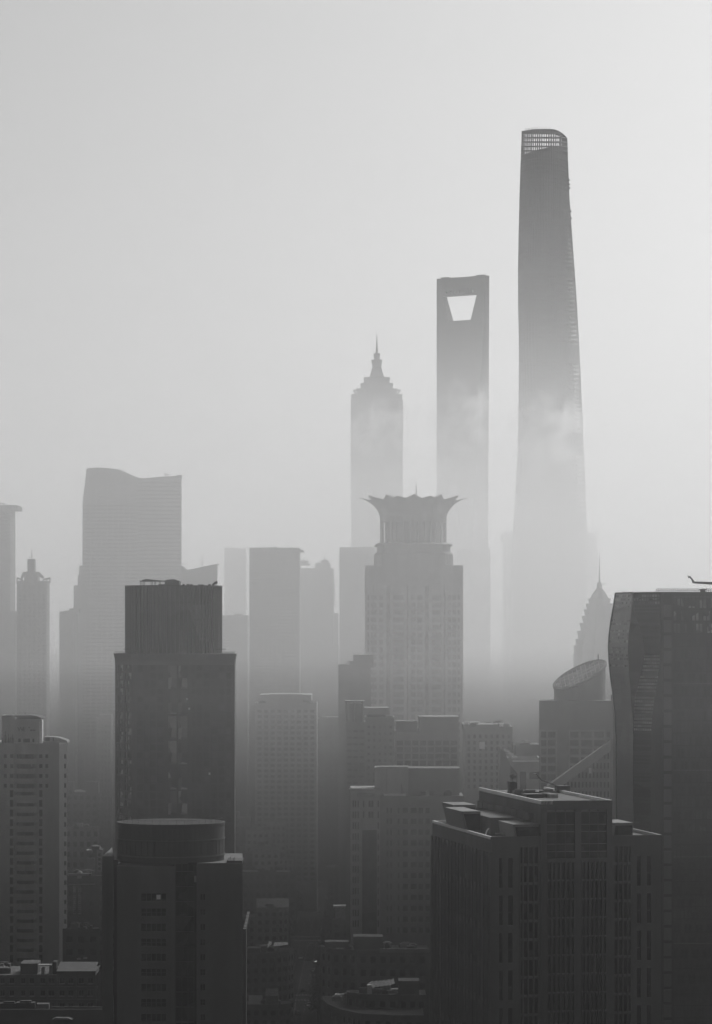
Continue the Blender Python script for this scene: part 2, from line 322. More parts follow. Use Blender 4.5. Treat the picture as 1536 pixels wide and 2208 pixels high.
# ------------------------------------------------------------------ lotus-crowned tower
def lotus_tower():
    T = Thing('lotus_crown_tower', 'stone office tower whose round top opens into a crown of curved petals', 'office tower', 893, 1650, foot=(786, 1000, 45)); k = T.k; D = 40.0; cy = D/2
    a, b = T.x(787.5), T.x(999); w = MB(); zt = T.z(1219); zl = T.z(1640)
    bays = [(792.5,796.5),(800,804.5),(806.5,812),(818,826),(848,871),(887,896),(900,911),(932,951),(966,973),(976,984),(987.5,992)]
    xs = [(T.x(p), T.x(q)) for p, q in bays]; zs = rows(zt, zl, 16.1*k, .62, 4.0)
    ops = facade(w, (0, 0), (1, 0), a, b, -1, zt, xs, zs, .5)
    w.quad((a, D, -1), (a, 0, -1), (a, 0, zt), (a, D, zt)); w.quad((b, 0, -1), (b, D, -1), (b, D, zt), (b, 0, zt)); w.quad((b, D, -1), (a, D, -1), (a, D, zt), (b, D, zt)); w.quad((a, 0, zt), (b, 0, zt), (b, D, zt), (a, D, zt))
    T.part('wall', w, 'white'); panes(T, ops, (0, 0), (1, 0), .5, 'bglass', 300)
    for p, q in ((787.5, 791), (814, 817), (828, 833), (842, 846), (873, 877), (881, 885), (913, 917), (925, 930), (953, 957), (961, 964.5), (995, 999)):
        s = MB(); s.box(T.x(p), T.x(q), -.7, .05, -1, zt - 1 - (0 if p in (787.5, 995) else 9)); T.part('pilaster', s, 'white')
    for p, q in ((833.5, 841.5), (877.5, 880.5), (917.5, 924.5), (957.5, 960.5), (804.8, 806)):
        s = MB(); s.box(T.x(p), T.x(q), -.12, .01, -1, T.z(1262)); T.part('glass_strip', s, 'bglass')
    def setback(name, y0, y1, h0, h1):
        s = MB(); r = lambda h, py: [(x, cy + y, T.z(py)) for x, y in ((-h*.8, -h), (h*.8, -h), (h, -h*.8), (h, h*.8), (h*.8, h), (-h*.8, h), (-h, h*.8), (-h, -h*.8))]
        s.loft([r(h0*k, y0), r(h1*k, y1)]); T.part(name, s, 'white')
    setback('setback', 1221, 1195, 85, 85); setback('setback', 1195, 1189, 85, 79); setback('setback', 1189, 1176, 79, 79); setback('ledge', 1176, 1173, 84, 84); setback('ledge', 1173, 1169.5, 84, 74)
    s = MB(); s.cyl(0, cy, T.z(1170), T.z(1108), 62*k, 62*k, 40); T.part('drum', s, 'white')
    for i in range(28):
        q = 2*math.pi*(i + .5)/28; r = 70.5*k; s = MB(); s.cyl(r*math.cos(q), cy + r*math.sin(q), T.z(1170), T.z(1110), .52, .52, 8); T.part('column', s, 'white')
    s = MB(); s.cyl(0, cy, T.z(1124), T.z(1110), 72.5*k, 73*k, 40); T.part('drum_cornice', s, 'white')
    prof = [(1112, 72.5), (1104, 74.5), (1096, 78.5), (1088, 85), (1081, 93), (1076, 101), (1073, 109), (1071, 118)]
    s = MB(); s.loft([[(r*k*math.cos(2*math.pi*i/48), cy + r*k*math.sin(2*math.pi*i/48), T.z(py)) for i in range(48)] for py, r in prof[:6]]); T.part('crown_bowl', s, 'white')
    def petal(q0, half, pr, tip, n=8, m=10):
        s = MB(); rows_ = []
        for py, r in pr:
            u = (1112 - py) / (1112 - pr[-1][0]); hw = half * ((1 - .08*u) if u < .74 else max(.085, (1 - .08*u) * (1 - ((u - .74)/.26)**1.5)))
            rr = []
            for j in range(m + 1):
                v = -1 + 2*j/m; aa = q0 + hw*v; sag = (1 - abs(v)**2) * 2.2 * u; rr.append(((r + tip*sag)*k*math.cos(aa), cy + (r + tip*sag)*k*math.sin(aa), T.z(py)))
            rows_.append(rr)
        for off in (0, 1):
            o = len(s.v)
            for rr in rows_: s.v += [(x*(1 - .012*off), cy + (y-cy)*(1 - .012*off), z + .25*off) for x, y, z in rr]
            for i in range(len(rows_) - 1):
                for j in range(m): e = o + i*(m+1) + j; s.f.append((e, e+1, e+m+2, e+m+1) if not off else (e, e+m+1, e+m+2, e+1))
        T.part('petal', s, 'white')
    for i in range(10): petal(2*math.pi*i/10, .30, prof, 1.0)
    inner = [(1112, 71), (1104, 72), (1096, 74), (1088, 78), (1080, 84), (1074, 90), (1069, 97), (1067, 101)]
    for i in range(10): petal(2*math.pi*(i + .5)/10, .27, inner, 1.6)
    for i in range(20):                                           # trusses behind the petals
        q = 2*math.pi*(i + .3)/20; s = MB(); s.tube((60*k*math.cos(q), cy + 60*k*math.sin(q), T.z(1108)), (86*k*math.cos(q), cy + 86*k*math.sin(q), T.z(1075)), .22, 4); T.part('strut', s, 'metal')
    s = MB(); s.cyl(899.5*0 + T.x(899.5), cy, T.z(1108), T.z(1040), .5, .12, 6); T.part('antenna', s, 'metal')
lotus_tower()

# ------------------------------------------------------------------ towers across the hazy middle distance
def poly_tower(name, label, px, Y, poly, depth, m='mid', cat='office tower', part='wall', foot=None):
    T = Thing(name, label, cat, px, Y, foot=foot or (min(p for p, q in poly), max(p for p, q in poly), depth))
    s = MB(); s.front([(T.x(p), max(-1, T.z(q))) for p, q in poly], 0, depth, (Y + depth)/Y, T.o.location.x); T.part(part, s, m); return T
T = poly_tower('wavy_roof_tower', 'broad pale tower with a wavy folded roofline, far left of the lotus crown', 285, 2000,
    [(177,1900),(297,1900),(297,1029),(290,1027),(272,1019),(255,1014),(235,1011),(213,1010),(187,1011),(178,1083)], 45, foot=(150, 395, 50))
s = MB(); s.front([(T.x(p), max(-1, T.z(q))) for p, q in [(292,1900),(391,1900),(391,1027),(386,1026),(372,1026),(352,1027),(330,1029),(303,1031),(292,1030)]], 3, 45, 2045/2003, T.o.location.x); T.part('wall', s, 'mid')
s = MB(); pts = [(190,1009),(213,1008),(235,1009.5),(252,1012),(268,1014.5)]
for p, q in zip(pts, pts[1:]): s.tube((T.x(p[0]), 6, T.z(p[1])), (T.x(q[0]), 6, T.z(q[1])), .35, 4)
for p, q in pts: s.tube((T.x(p), 6, T.z(q)), (T.x(p), 6, T.z(q + 6)), .25, 4)
T.part('roof_rail', s, 'metal')
s = MB(); s.box(T.x(380), T.x(391), 5, 12, T.z(1030), T.z(1023)); T.part('stair_house', s, 'mid')
s = MB(); s.tube((T.x(357), 8, T.z(1028)), (T.x(353), 8, T.z(1019)), .35, 4); s.tube((T.x(353), 8, T.z(1019)), (T.x(362), 8, T.z(1023)), .35, 4); T.part('roof_crane', s, 'metal')
for x0, x1, y0 in ((166, 178, 1240), (169, 178, 1219), (157, 178, 1262)):
    s = MB(); s.box(T.x(x0), T.x(x1) + (.0 if y0 == 1240 else .01), 4 + (y0 % 7), 40, -1, T.z(y0)); T.part('side_wing', s, 'mid')
s = MB()
for i in range(9): s.box(T.x(183 + i*12), T.x(184 + i*12), -.4, .02, -1, T.z(1040 + i))
T.part('facade_fin', s, 'pale', kind='stuff')
s = MB()
for i in range(62): s.box(T.x(178.5), T.x(296), -.16, .02, T.z(1092 + i*8.2), T.z(1089 + i*8.2)); s.box(T.x(298), T.x(390.5), 2.84, 3.02, T.z(1042 + i*8.6), T.z(1039 + i*8.6))
T.part('floor_band', s, 'dglass', kind='stuff')
T = block('flat_top_tower', 'plain tower with an overhanging cap at the left edge, before the white apartment roof', 'office tower', -70, 33, 1098, 2000, 30, 'mid', 9, 8, .7, .5, 1560, tiers=((-70, 37, 1089, -1.2),), clutter=2)
s = MB(); s.tube((T.x(5), 5, T.z(1090)), (T.x(8), 5, T.z(1084)), .4, 4); s.tube((T.x(8), 5, T.z(1084)), (T.x(-8), 5, T.z(1086)), .3, 4); T.part('roof_crane', s, 'metal')
T = block('spired_stepped_tower', 'small stepped tower topped by a lantern block and thin mast', 'office tower', 36, 107, 1256, 1800, 18, 'mid', 6, 9, .45, .5, 1560, tiers=((51, 80, 1233, 3), (57, 72, 1205, 5)), clutter=0)
s = MB(); s.tube((T.x(65), 9, T.z(1206)), (T.x(65), 9, T.z(1182)), .3, 5, .08); T.part('mast', s, 'metal')
for x0, x1, y0, y1 in ((92, 107, 1250, 1246), (36, 49, 1246, 1252)):
    s = MB(); s.tube((T.x(x0), 2, T.z(y0)), (T.x(x1), 2, T.z(y1)), .5, 4); s.tube((T.x(x0), 2, T.z(1257)), (T.x(x0), 2, T.z(y0)), .4, 4); s.tube((T.x(x1), 2, T.z(1257)), (T.x(x1), 2, T.z(y1)), .4, 4); s.tube((T.x(x0), 2, T.z(1257)), (T.x(x1), 2, T.z(y1)), .3, 4); T.part('bracket', s, 'metal')
s = MB(); s.tube((T.x(80), 4, T.z(1234)), (T.x(92), 4, T.z(1246)), .9, 4); s.tube((T.x(51), 4, T.z(1234)), (T.x(44), 4, T.z(1250)), .9, 4); T.part('buttress', s, 'mid')
block('shouldered_block', 'low dim block at the foot of the wavy-roofed tower', 'office block', 128, 168, 1322, 1960, 20, 'mid', 0, tiers=((148, 168, 1312, 3),), clutter=2)
block('squat_block', 'low dim block below the flat-topped tower at the left edge', 'office block', -40, 41, 1335, 1930, 24, 'mid', 0, tiers=((-40, 38, 1318, 2),), clutter=2)
T = poly_tower('sloped_roof_block', 'block with a rising sloped roof and mast beside the wavy-roofed tower', 430, 1900, [(391,1900),(469,1900),(469,1217),(403,1231),(391,1221)], 24, cat='office block')
s = MB(); s.tube((T.x(435), 6, T.z(1226)), (T.x(435), 6, T.z(1192)), .28, 5, .08); s.tube((T.x(392), 3, T.z(1216)), (T.x(405), 3, T.z(1216)), .25, 4); T.part('mast', s, 'metal')
s = MB(); s.front([(T.x(391), T.z(1221)), (T.x(403), T.z(1231)), (T.x(469), T.z(1217)), (T.x(469), T.z(1215.5)), (T.x(403), T.z(1229.5)), (T.x(391), T.z(1219.5))], -.4, 24.2); T.part('roof', s, 'metal')
block('pale_far_slab', 'palest faint slab between the ribbed drum tower and the plain slab', 'office tower', 484, 531, 1187, 3000, 30, 'mid', 0, tiers=((484, 528, 1182, 4),))
block('low_hazy_block', 'low hazy block right of the ribbed drum tower, with faint storey lines', 'office block', 470, 537, 1330, 2150, 30, 'mid', 9, 7.0, .8, .5, 1480, clutter=3)
T = block('plain_slab_tower', 'plain grey slab tower with a flat roof left of the twin-roofed tower', 'office tower', 538, 648, 1184, 2000, 30, 'mid', 11, 7.2, .74, .5, 1560, tiers=((640, 655, 1190, 8),), clutter=2)
T = block('twin_roof_tower', 'tower with two small pagoda roofs, right of the plain slab', 'office tower', 640, 720, 1228, 2300, 30, 'mid', 8, 7, .6, .5, 1480, tiers=((680, 712, 1213, 3), (640, 668, 1218, 3)), clutter=0)
for px, y0 in ((655, 1208), (700, 1207)):
    s = MB(); s.cyl(T.x(px), 12, T.z(1218), T.z(y0 + 3), 2.6, 2.4, 8); s.cyl(T.x(px), 12, T.z(y0 + 3), T.z(y0 - 1), 5.2, .8, 8); s.cyl(T.x(px), 12, T.z(y0 - 1), T.z(y0 - 18 if px > 660 else y0 - 8), .45, .1, 6); T.part('pagoda_roof', s, 'metal')
for i in range(9):
    s = MB(); s.box(T.x(720), T.x(723), 2, 10, T.z(1256 + i*6), T.z(1253 + i*6)); T.part('balcony', s, 'mid')
s = MB(); s.box(T.x(720), T.x(730), 6, 24, -1, T.z(1322)); T.part('side_wing', s, 'mid')
block('notched_low_block', 'low block with a roof hut in the gap below the two pagoda roofs', 'office block', 648, 731, 1392, 2250, 30, 'mid', 0, tiers=((667, 697, 1382, 3),), clutter=2)
block('slab_behind_lotus', 'plain slab half hidden behind the lotus-crowned tower', 'office tower', 732, 812, 1183, 2200, 34, 'mid', 9, 6.8, .7, .5, 1480, clutter=1)
block('slab_beside_lotus', 'faint slab standing out right of the lotus-crowned tower', 'office tower', 985, 1058, 1186, 3000, 34, 'mid', 0, clutter=1)
T = block('wide_far_block', 'very broad faint block under the twisted tower', 'office tower', 1085, 1264, 1165, 3560, 60, 'mid', 0, tiers=((1085, 1290, 1148, -2),), clutter=0)
s = MB(); s.box(T.x(1264), T.x(1289), 0, 30, -1, T.z(1195)); s.box(T.x(1264), T.x(1291), 31, 50, T.z(1200), T.z(1165)); T.part('side_wing', s, 'mid')
def cone_tower():
    T = Thing('tiered_spire_tower', 'tower of stacked flared tiers narrowing to a dome and spire, by the curved glass tower', 'office tower', 1297.5, 1900, foot=(1240, 1350, 32)); k = T.k; cy = 16
    poly = lambda h: [(h*k*math.cos(2*math.pi*(i+.5)/12), cy + h*k*math.sin(2*math.pi*(i+.5)/12)) for i in range(12)]
    def tier(n, y0, y1, h0, h1): s = MB(); s.loft([[(x, y, max(-1, T.z(y1))) for x, y in poly(h1)], [(x, y, T.z(y0)) for x, y in poly(h0)]]); T.part(n, s, 'mid')
    s = MB(); s.cyl(0, cy, T.z(1256), T.z(1197), 1.6*k, .1, 6); T.part('spire', s, 'metal')
    tier('lantern', 1255, 1268, 5, 5.5); tier('dome', 1268, 1276, 6, 13); tier('dome', 1276, 1290, 13, 21)
    for y0, y1, h0, h1 in ((1290,1301,25.5,22.5),(1301,1314,30.5,27.5),(1314,1328,35,31.5),(1328,1343,39.5,36),(1343,1360,44,40.5),(1360,1378,50,46),(1378,1392,54,51),(1392,1410,57.5,55),(1410,1470,58,57)): tier('tier', y0, y1 + .5, h0, h1)
    tier('lower_shaft', 1470, 1900, 56, 56)
    s = MB(); s.tube((T.x(1300), cy, T.z(1262)), (T.x(1312), cy, T.z(1257)), .3, 4); T.part('flag_arm', s, 'metal')
cone_tower()

# ------------------------------------------------------------------ middle ground
X_ = block('grid_front_block', 'tall stone block with a regular window grid and stepped shoulders, left of centre', 'office block', 550, 685, 1520, 1700, 34, 'white', 9, 11.7, .62, .55, 1900, single=240, tiers=((580, 652, 1497, 4), (560, 672, 1511, 2)), clutter=4, rec=.4)
for i in range(6):
    s = MB(); s.tube((X_.x(655 + i*4.5), 2, X_.z(1512 + i*1.6)), (X_.x(657 + i*4.5), 3, X_.z(1507 + i*2)), .5, 4); X_.part('roof_planter', s, 'leaf')
block('dim_side_block', 'dim block just right of the regular grid-fronted block', 'office block', 686, 732, 1553, 1900, 24, 'mid', 4, 12, .4, .4, 1800, tiers=((694, 730, 1547, 3),), clutter=2)
block('shaded_stepped_tower', 'shaded stepped tower touching the left side of the lotus-crowned tower', 'office block', 730, 800, 1438, 1480, 26, 'mid', 0, tiers=((762, 806, 1412, 5),), clutter=3)
T = block('balcony_tower', 'slim tower with a heavy flat cap and strip balconies below the lotus tower', 'apartment tower', 788, 850, 1552, 1210, 18, 'mid', 5, 14.5, .45, .4, 1720, single=60, clutter=2)
s = MB(); s.box(T.x(786), T.x(838), -1, 14, T.z(1541), T.z(1526)); T.part('roof_cap', s, 'pale')
s = MB(); s.box(T.x(792), T.x(832), 1, 12, T.z(1551), T.z(1541)); T.part('roof_storey', s, 'dglass')
T = block('antenna_block', 'narrow dark block with a thin roof slab and balconies, left of the heavy-capped tower', 'apartment tower', 746, 788, 1562, 1250, 16, 'mid', 3, 14.0, .75, .35, 1705, single=40, clutter=2)
s = MB(); s.box(T.x(744), T.x(786), -.6, 12, T.z(1514), T.z(1511.5)); T.part('roof_slab', s, 'metal')
for px in (748, 765, 783): s = MB(); s.tube((T.x(px), 2, T.z(1563)), (T.x(px), 2, T.z(1513)), .5, 5); T.part('post', s, 'mid')
s = MB(); s.box(T.x(754), T.x(780), 2.5, 10, T.z(1562), T.z(1518)); T.part('upper_block', s, 'mid')
T = block('frame_grid_block', 'wide block with a pale grid of square bays beneath the lotus tower', 'office block', 850, 990, 1584, 1230, 26, 'pale', 8, 14.5, .8, .72, 1665, single=80, glass='dglass', tiers=((905, 990, 1546, 3),), clutter=5, rec=.7)
s = MB(); s.box(T.x(855), T.x(900), 4, 20, T.z(1584), T.z(1556)); T.part('upper_block', s, 'mid')
T = block('bright_roof_block', 'block with bright rooftop boxes and chimney lines right of the lotus tower', 'office block', 998, 1106, 1572, 1300, 30, 'pale', 8, 13.5, .45, .6, 1710, single=90, tiers=((1000, 1075, 1563, 3),), clutter=5)
for i, px in enumerate((1003, 1016, 1026, 1068, 1080)):
    s = MB(); s.box(T.x(px), T.x(px + 8), 4 + i, 8 + i, T.z(1572), T.z(1559 + (i > 2)*3)); s.box(T.x(px) - .2, T.x(px + 8) + .2, 3.8 + i, 8.2 + i, T.z(1559 + (i > 2)*3), T.z(1558 + (i > 2)*3)); T.part('roof_box', s, 'coping')
s = MB(); s.box(T.x(1034), T.x(1046), -.05, .1, T.z(1615), T.z(1600)); T.part('lit_window', s, 'lit')
T = block('white_angular_block', 'white angular block with a dark glazed slot between the bright-roofed block and the drum building', 'office block', 1090, 1166, 1640, 1200, 20, 'white', 0, ylast=1710, clutter=0)
s = MB(); s.front([(T.x(1078), -1), (T.x(1100), -1), (T.x(1100), T.z(1648)), (T.x(1086), T.z(1618)), (T.x(1078), T.z(1612))], -3, 16); T.part('side_wall', s, 'pale')
s = MB(); s.front([(T.x(1099), T.z(1683)), (T.x(1116), T.z(1700)), (T.x(1116), T.z(1668)), (T.x(1099), T.z(1648))], -.3, -.02); T.part('window', s, 'dglass')
s = MB(); s.box(T.x(1122), T.x(1135), -.3, -.02, T.z(1705), T.z(1664)); T.part('window', s, 'dglass')
s = MB(); s.front([(T.x(1142), T.z(1680)), (T.x(1164), T.z(1680)), (T.x(1164), T.z(1664)), (T.x(1142), T.z(1666))], -.3, -.02); T.part('window', s, 'dglass')
s = MB(); s.box(T.x(1106), T.x(1166), -1.2, 12, T.z(1643), T.z(1640)); T.part('canopy', s, 'coping')
for i in range(4): s = MB(); s.tube((T.x(1086 + i*9), 2 + i, T.z(1618 + i*7)), (T.x(1098 + i*9), 3 + i, T.z(1622 + i*7)), .7, 5); T.part('roof_duct', s, 'white')
block('round_vent_block', 'low dark block with a small domed vent, left of the drum building', 'office block', 1106, 1166, 1612, 1330, 22, 'mid', 0, tiers=((1130, 1166, 1606, 3),), clutter=3)
def drum_building():
    T = Thing('cut_drum_building', 'building whose round top is sliced by a slanted oval glass roof', 'office block', 1251, 1150, foot=(1160, 1326, 30)); k = T.k; D = 28; cy = 12
    a, b = T.x(1163), T.x(1325); w = MB(); zt = T.z(1511)
    zs = rows(T.z(1570), T.z(1720), 18.4*k, .66, .45)
    xs = [(T.x(p), T.x(q)) for p, q in ((1166,1178),(1182,1198),(1230,1248),(1254,1276),(1282,1302),(1309,1316))]
    ops = facade(w, (0, 0), (1, 0), a, b, -1, zt, xs, zs, .5)
    e = T.back(a, D); w.quad((e, D, -1), (a, 0, -1), (a, 0, zt), (e, D, zt)); w.quad((b, 0, -1), (b, D, -1), (b, D, zt), (b, 0, zt)); w.quad((b, D, -1), (e, D, -1), (e, D, zt), (b, D, zt)); w.quad((a, 0, zt), (b, 0, zt), (b, D, zt), (e, D, zt))
    T.part('wall', w, 'mid'); panes(T, ops, (0, 0), (1, 0), .5, 'dglass', 120)
    for z0, z1 in zs:
        for p, q in ((1164.5, 1200), (1228, 1304)): s = MB(); s.box(T.x(p), T.x(q), -.18, .02, z1 + .15, z1 + .75); T.part('sill_band', s, 'pale')
    for i, px in enumerate((1164.5, 1179, 1199, 1227, 1250, 1278, 1303)): s = MB(); s.box(T.x(px), T.x(px) + .45, -.14, .02, T.z(1720), T.z(1573)); T.part('pier', s, 'pale')
    r = 56*k; top = lambda x, y: T.z(1459) + .46*x + .30*(y - cy); n = 48
    c = [(.8 + r*math.cos(2*math.pi*i/n), cy + r*math.sin(2*math.pi*i/n)) for i in range(n)]
    s = MB(); s.loft([[(x, y, zt - .1) for x, y in c], [(x, y, top(x, y)) for x, y in c]]); T.part('drum', s, 'mid')
    s = MB()
    for i in range(n): p, q = c[i], c[(i+1) % n]; s.tube((*p, top(*p)), (*q, top(*q)), .55, 5)
    T.part('oval_rim', s, 'mid')
    s = MB(); cc = [(x*.93, cy + (y-cy)*.93) for x, y in c]; s.loft([[(x, y, top(x, y) + .05) for x, y in cc], [(x, y, top(x, y) + .25) for x, y in cc]]); T.part('glass_roof', s, 'glass')
    for i in range(-5, 6):
        x = i*r/6; h = math.sqrt(max(.1, (r*.93)**2 - x*x)); s = MB(); s.tube((x, cy - h, top(x, cy - h) + .3), (x, cy + h, top(x, cy + h) + .3), .14, 4); T.part('glazing_bar', s, 'metal')
    for i in range(-2, 3):
        y = cy + i*r/3; h = math.sqrt(max(.1, (r*.93)**2 - (y-cy)**2)); s = MB(); s.tube((-h, y, top(-h, y) + .3), (h, y, top(h, y) + .3), .14, 4); T.part('glazing_bar', s, 'metal')
    s = MB(); s.tube((T.x(1296), cy, T.z(1424)), (T.x(1296), cy, T.z(1411)), .2, 5); T.part('mast', s, 'metal')
drum_building()
block('edge_strip_tower', 'dark narrow tower between the drum building and the curved glass tower', 'office block', 1322, 1345, 1512, 950, 20, 'mid', 2, 12, .5, .4, 1760, tiers=((1328, 1345, 1501, 2),), clutter=1)
def slope_building():
    T = Thing('slanted_gable_block', 'stone block with a roofline slanting up to the right and narrow slot windows', 'office block', 1248, 1060, foot=(1180, 1318, 24)); k = T.k; D = 22
    edge = lambda px: 1697 - (px - 1182) * .715; w = MB(); ops = []
    n = 17; p = (1316 - 1182)/n
    for i in range(n):
        x0, x1 = 1182 + i*p, 1182 + (i+1)*p; zt = T.z(edge(x0) + 3); zs = [z for z in rows(T.z(1600), T.z(1800), 20.5*k, .62, .2) if z[1] < zt - 1.2]
        ops += facade(w, (0, 0), (1, 0), T.x(x0), T.x(x1), -1, zt, [(T.x(x0 + p*.28), T.x(x0 + p*.78))], zs, .4)
    e = T.back(T.x(1182), D); w.quad((e, D, -1), (T.x(1182), 0, -1), (T.x(1182), 0, T.z(1697)), (e, D, T.z(1697))); w.quad((T.x(1316), 0, -1), (T.x(1316), D, -1), (T.x(1316), D, T.z(1600)), (T.x(1316), 0, T.z(1600)))
    T.part('wall', w, 'pale'); panes(T, ops, (0, 0), (1, 0), .4, 'dglass', 160)
    s = MB(); s.front([(T.x(1180), T.z(1718)), (T.x(1317), T.z(1619)), (T.x(1317), T.z(1597)), (T.x(1180), T.z(1696))], -.35, -.05); T.part('sloped_parapet', s, 'white')
    s = MB(); s.front([(T.x(1180), T.z(1702)), (T.x(1317), T.z(1603)), (T.x(1317), T.z(1600)), (T.x(1180), T.z(1699))], .02, D, (1060 + D)/1060, T.o.location.x); T.part('sloped_roof', s, 'roof')
    s = MB(); s.box(T.x(1270), T.x(1276), -.06, .1, T.z(1668), T.z(1656)); T.part('lit_window', s, 'lit')
slope_building()
block('slender_pale_tower', 'slender pale tower just left of the ribbed drum tower', 'apartment tower', 209, 244, 1552, 1900, 16, 'pale', 4, 13, .35, .4, 1800, single=60, tiers=((214, 240, 1541, 3),), clutter=1)

# white slab with big blank roof storey, centre
def centre_slab():
    T = Thing('blank_top_block', 'white-walled apartment block with a blank roof storey, in front of the grid-bay block', 'apartment block', 872, 1130, foot=(752, 1000, 26)); k = T.k; D = 24
    w = MB(); a, b, m_ = T.x(756), T.x(820), T.x(935); za, zb = T.z(1702), T.z(1717)
    zs = rows(T.z(1722), T.z(2010), 23.5*k, .6, .2)
    ops = facade(w, (0, 0), (1, 0), a, b - .0, -1, za, [(T.x(p), T.x(q)) for p, q in ((761,764),(766,769),(777,780),(796,806))], [z for z in zs if z[0] > T.z(1785)], .3) if False else []
    ops += facade(w, (0, 0), (1, 0), a, T.x(781), -1, za, [(T.x(p), T.x(q)) for p, q in ((760.5,763.5),(765.5,768.5),(771.5,774))], zs, .3)
    ops += facade(w, (0, 0), (1, 0), T.x(813), b, -1, za, [(T.x(814.5), T.x(817.5))], zs, .3)
    ops += facade(w, (0, 0), (1, 0), T.x(781), T.x(813), T.z(1790), za, [(T.x(p), T.x(q)) for p, q in ((783,786),(795,799.5),(801,805.5))], [z for z in zs if z[0] > T.z(1785)], .3)
    w.quad((a, D, -1), (a, 0, -1), (a, 0, za), (a, D, za)); w.quad((b, 0, zb), (b, D, zb), (b, D, za), (b, 0, za)); w.quad((b, D, zb), (a, D, zb), (a, D, za), (b, D, za)); w.quad((a, 0, za), (b, 0, za), (b, D, za), (a, D, za))
    T.part('wall', w, 'white'); panes(T, ops, (0, 0), (1, 0), .3, 'dglass', 150)
    s = MB(); s.box(T.x(781.2), T.x(812.8), .9, 6, -1, T.z(1790)); T.part('stair_glazing', s, 'dglass')
    w = MB(); xs = [(T.x(p), T.x(q)) for p, q in ((834,838),(842,845.5),(858,862),(869,880),(886,899),(903,913),(918,927))]
    ops = facade(w, (0, 1.5), (1, 0), b, T.x(1000), -1, zb, xs, rows(T.z(1740), T.z(2030), 23.5*k, .5, .1), .35)
    w.quad((T.x(1000), 1.5, -1), (T.x(1000), D, -1), (T.x(1000), D, zb), (T.x(1000), 1.5, zb)); w.quad((b, 1.5, zb), (T.x(1000), 1.5, zb), (T.x(1000), D, zb), (b, D, zb)); w.quad((T.x(1000), D, -1), (b, D, -1), (b, D, zb), (T.x(1000), D, zb))
    T.part('wall', w, 'pale'); panes(T, ops, (0, 1.5), (1, 0), .35, 'dglass', 150)
    s = MB(); s.box(T.x(809), T.x(881), 3, 16, zb - .1, T.z(1656)); T.part('roof_storey', s, 'white')
    s = MB(); s.box(T.x(881), T.x(992), 4.5, 20, zb - .1, T.z(1659)); T.part('roof_storey', s, 'pale')
    for p, q, y in ((813, 881, 1655), (881.5, 993, 1658)): s = MB(); s.box(T.x(p), T.x(q), 2.7 if p < 850 else 4.2, 16.4 if p < 850 else 20.2, T.z(y + 1.5), T.z(y)); T.part('roof_edge', s, 'metal')
    s = MB(); s.box(T.x(834.4), T.x(835), 2.95, 3.02, zb, T.z(1658)); T.part('joint', s, 'metal')
    s = MB(); s.box(T.x(753), T.x(780), -.4, .4, za, T.z(1699.5)); s.box(T.x(780), T.x(806), -.4, .4, za, T.z(1701.2)); T.part('coping', s, 'coping')  # bright sky-lit roof line put into the coping colour
    s = MB(); s.box(T.x(828), T.x(876), 1.2, 2.0, zb + .002, T.z(1712)); T.part('coping', s, 'coping')
    s = MB(); s.box(T.x(770), T.x(808), -.8, .3, T.z(1718), T.z(1710)); T.part('balcony', s, 'pale')
    for px in (866, 869): s = MB(); s.tube((T.x(px), 2.5, zb), (T.x(px), 2.5, T.z(1700 - (px == 866)*8)), .12, 4); T.part('roof_pipe', s, 'metal')
    roof_clutter(T, b + 1, T.x(990), 1.6, 4, zb, 4, 31)
centre_slab()

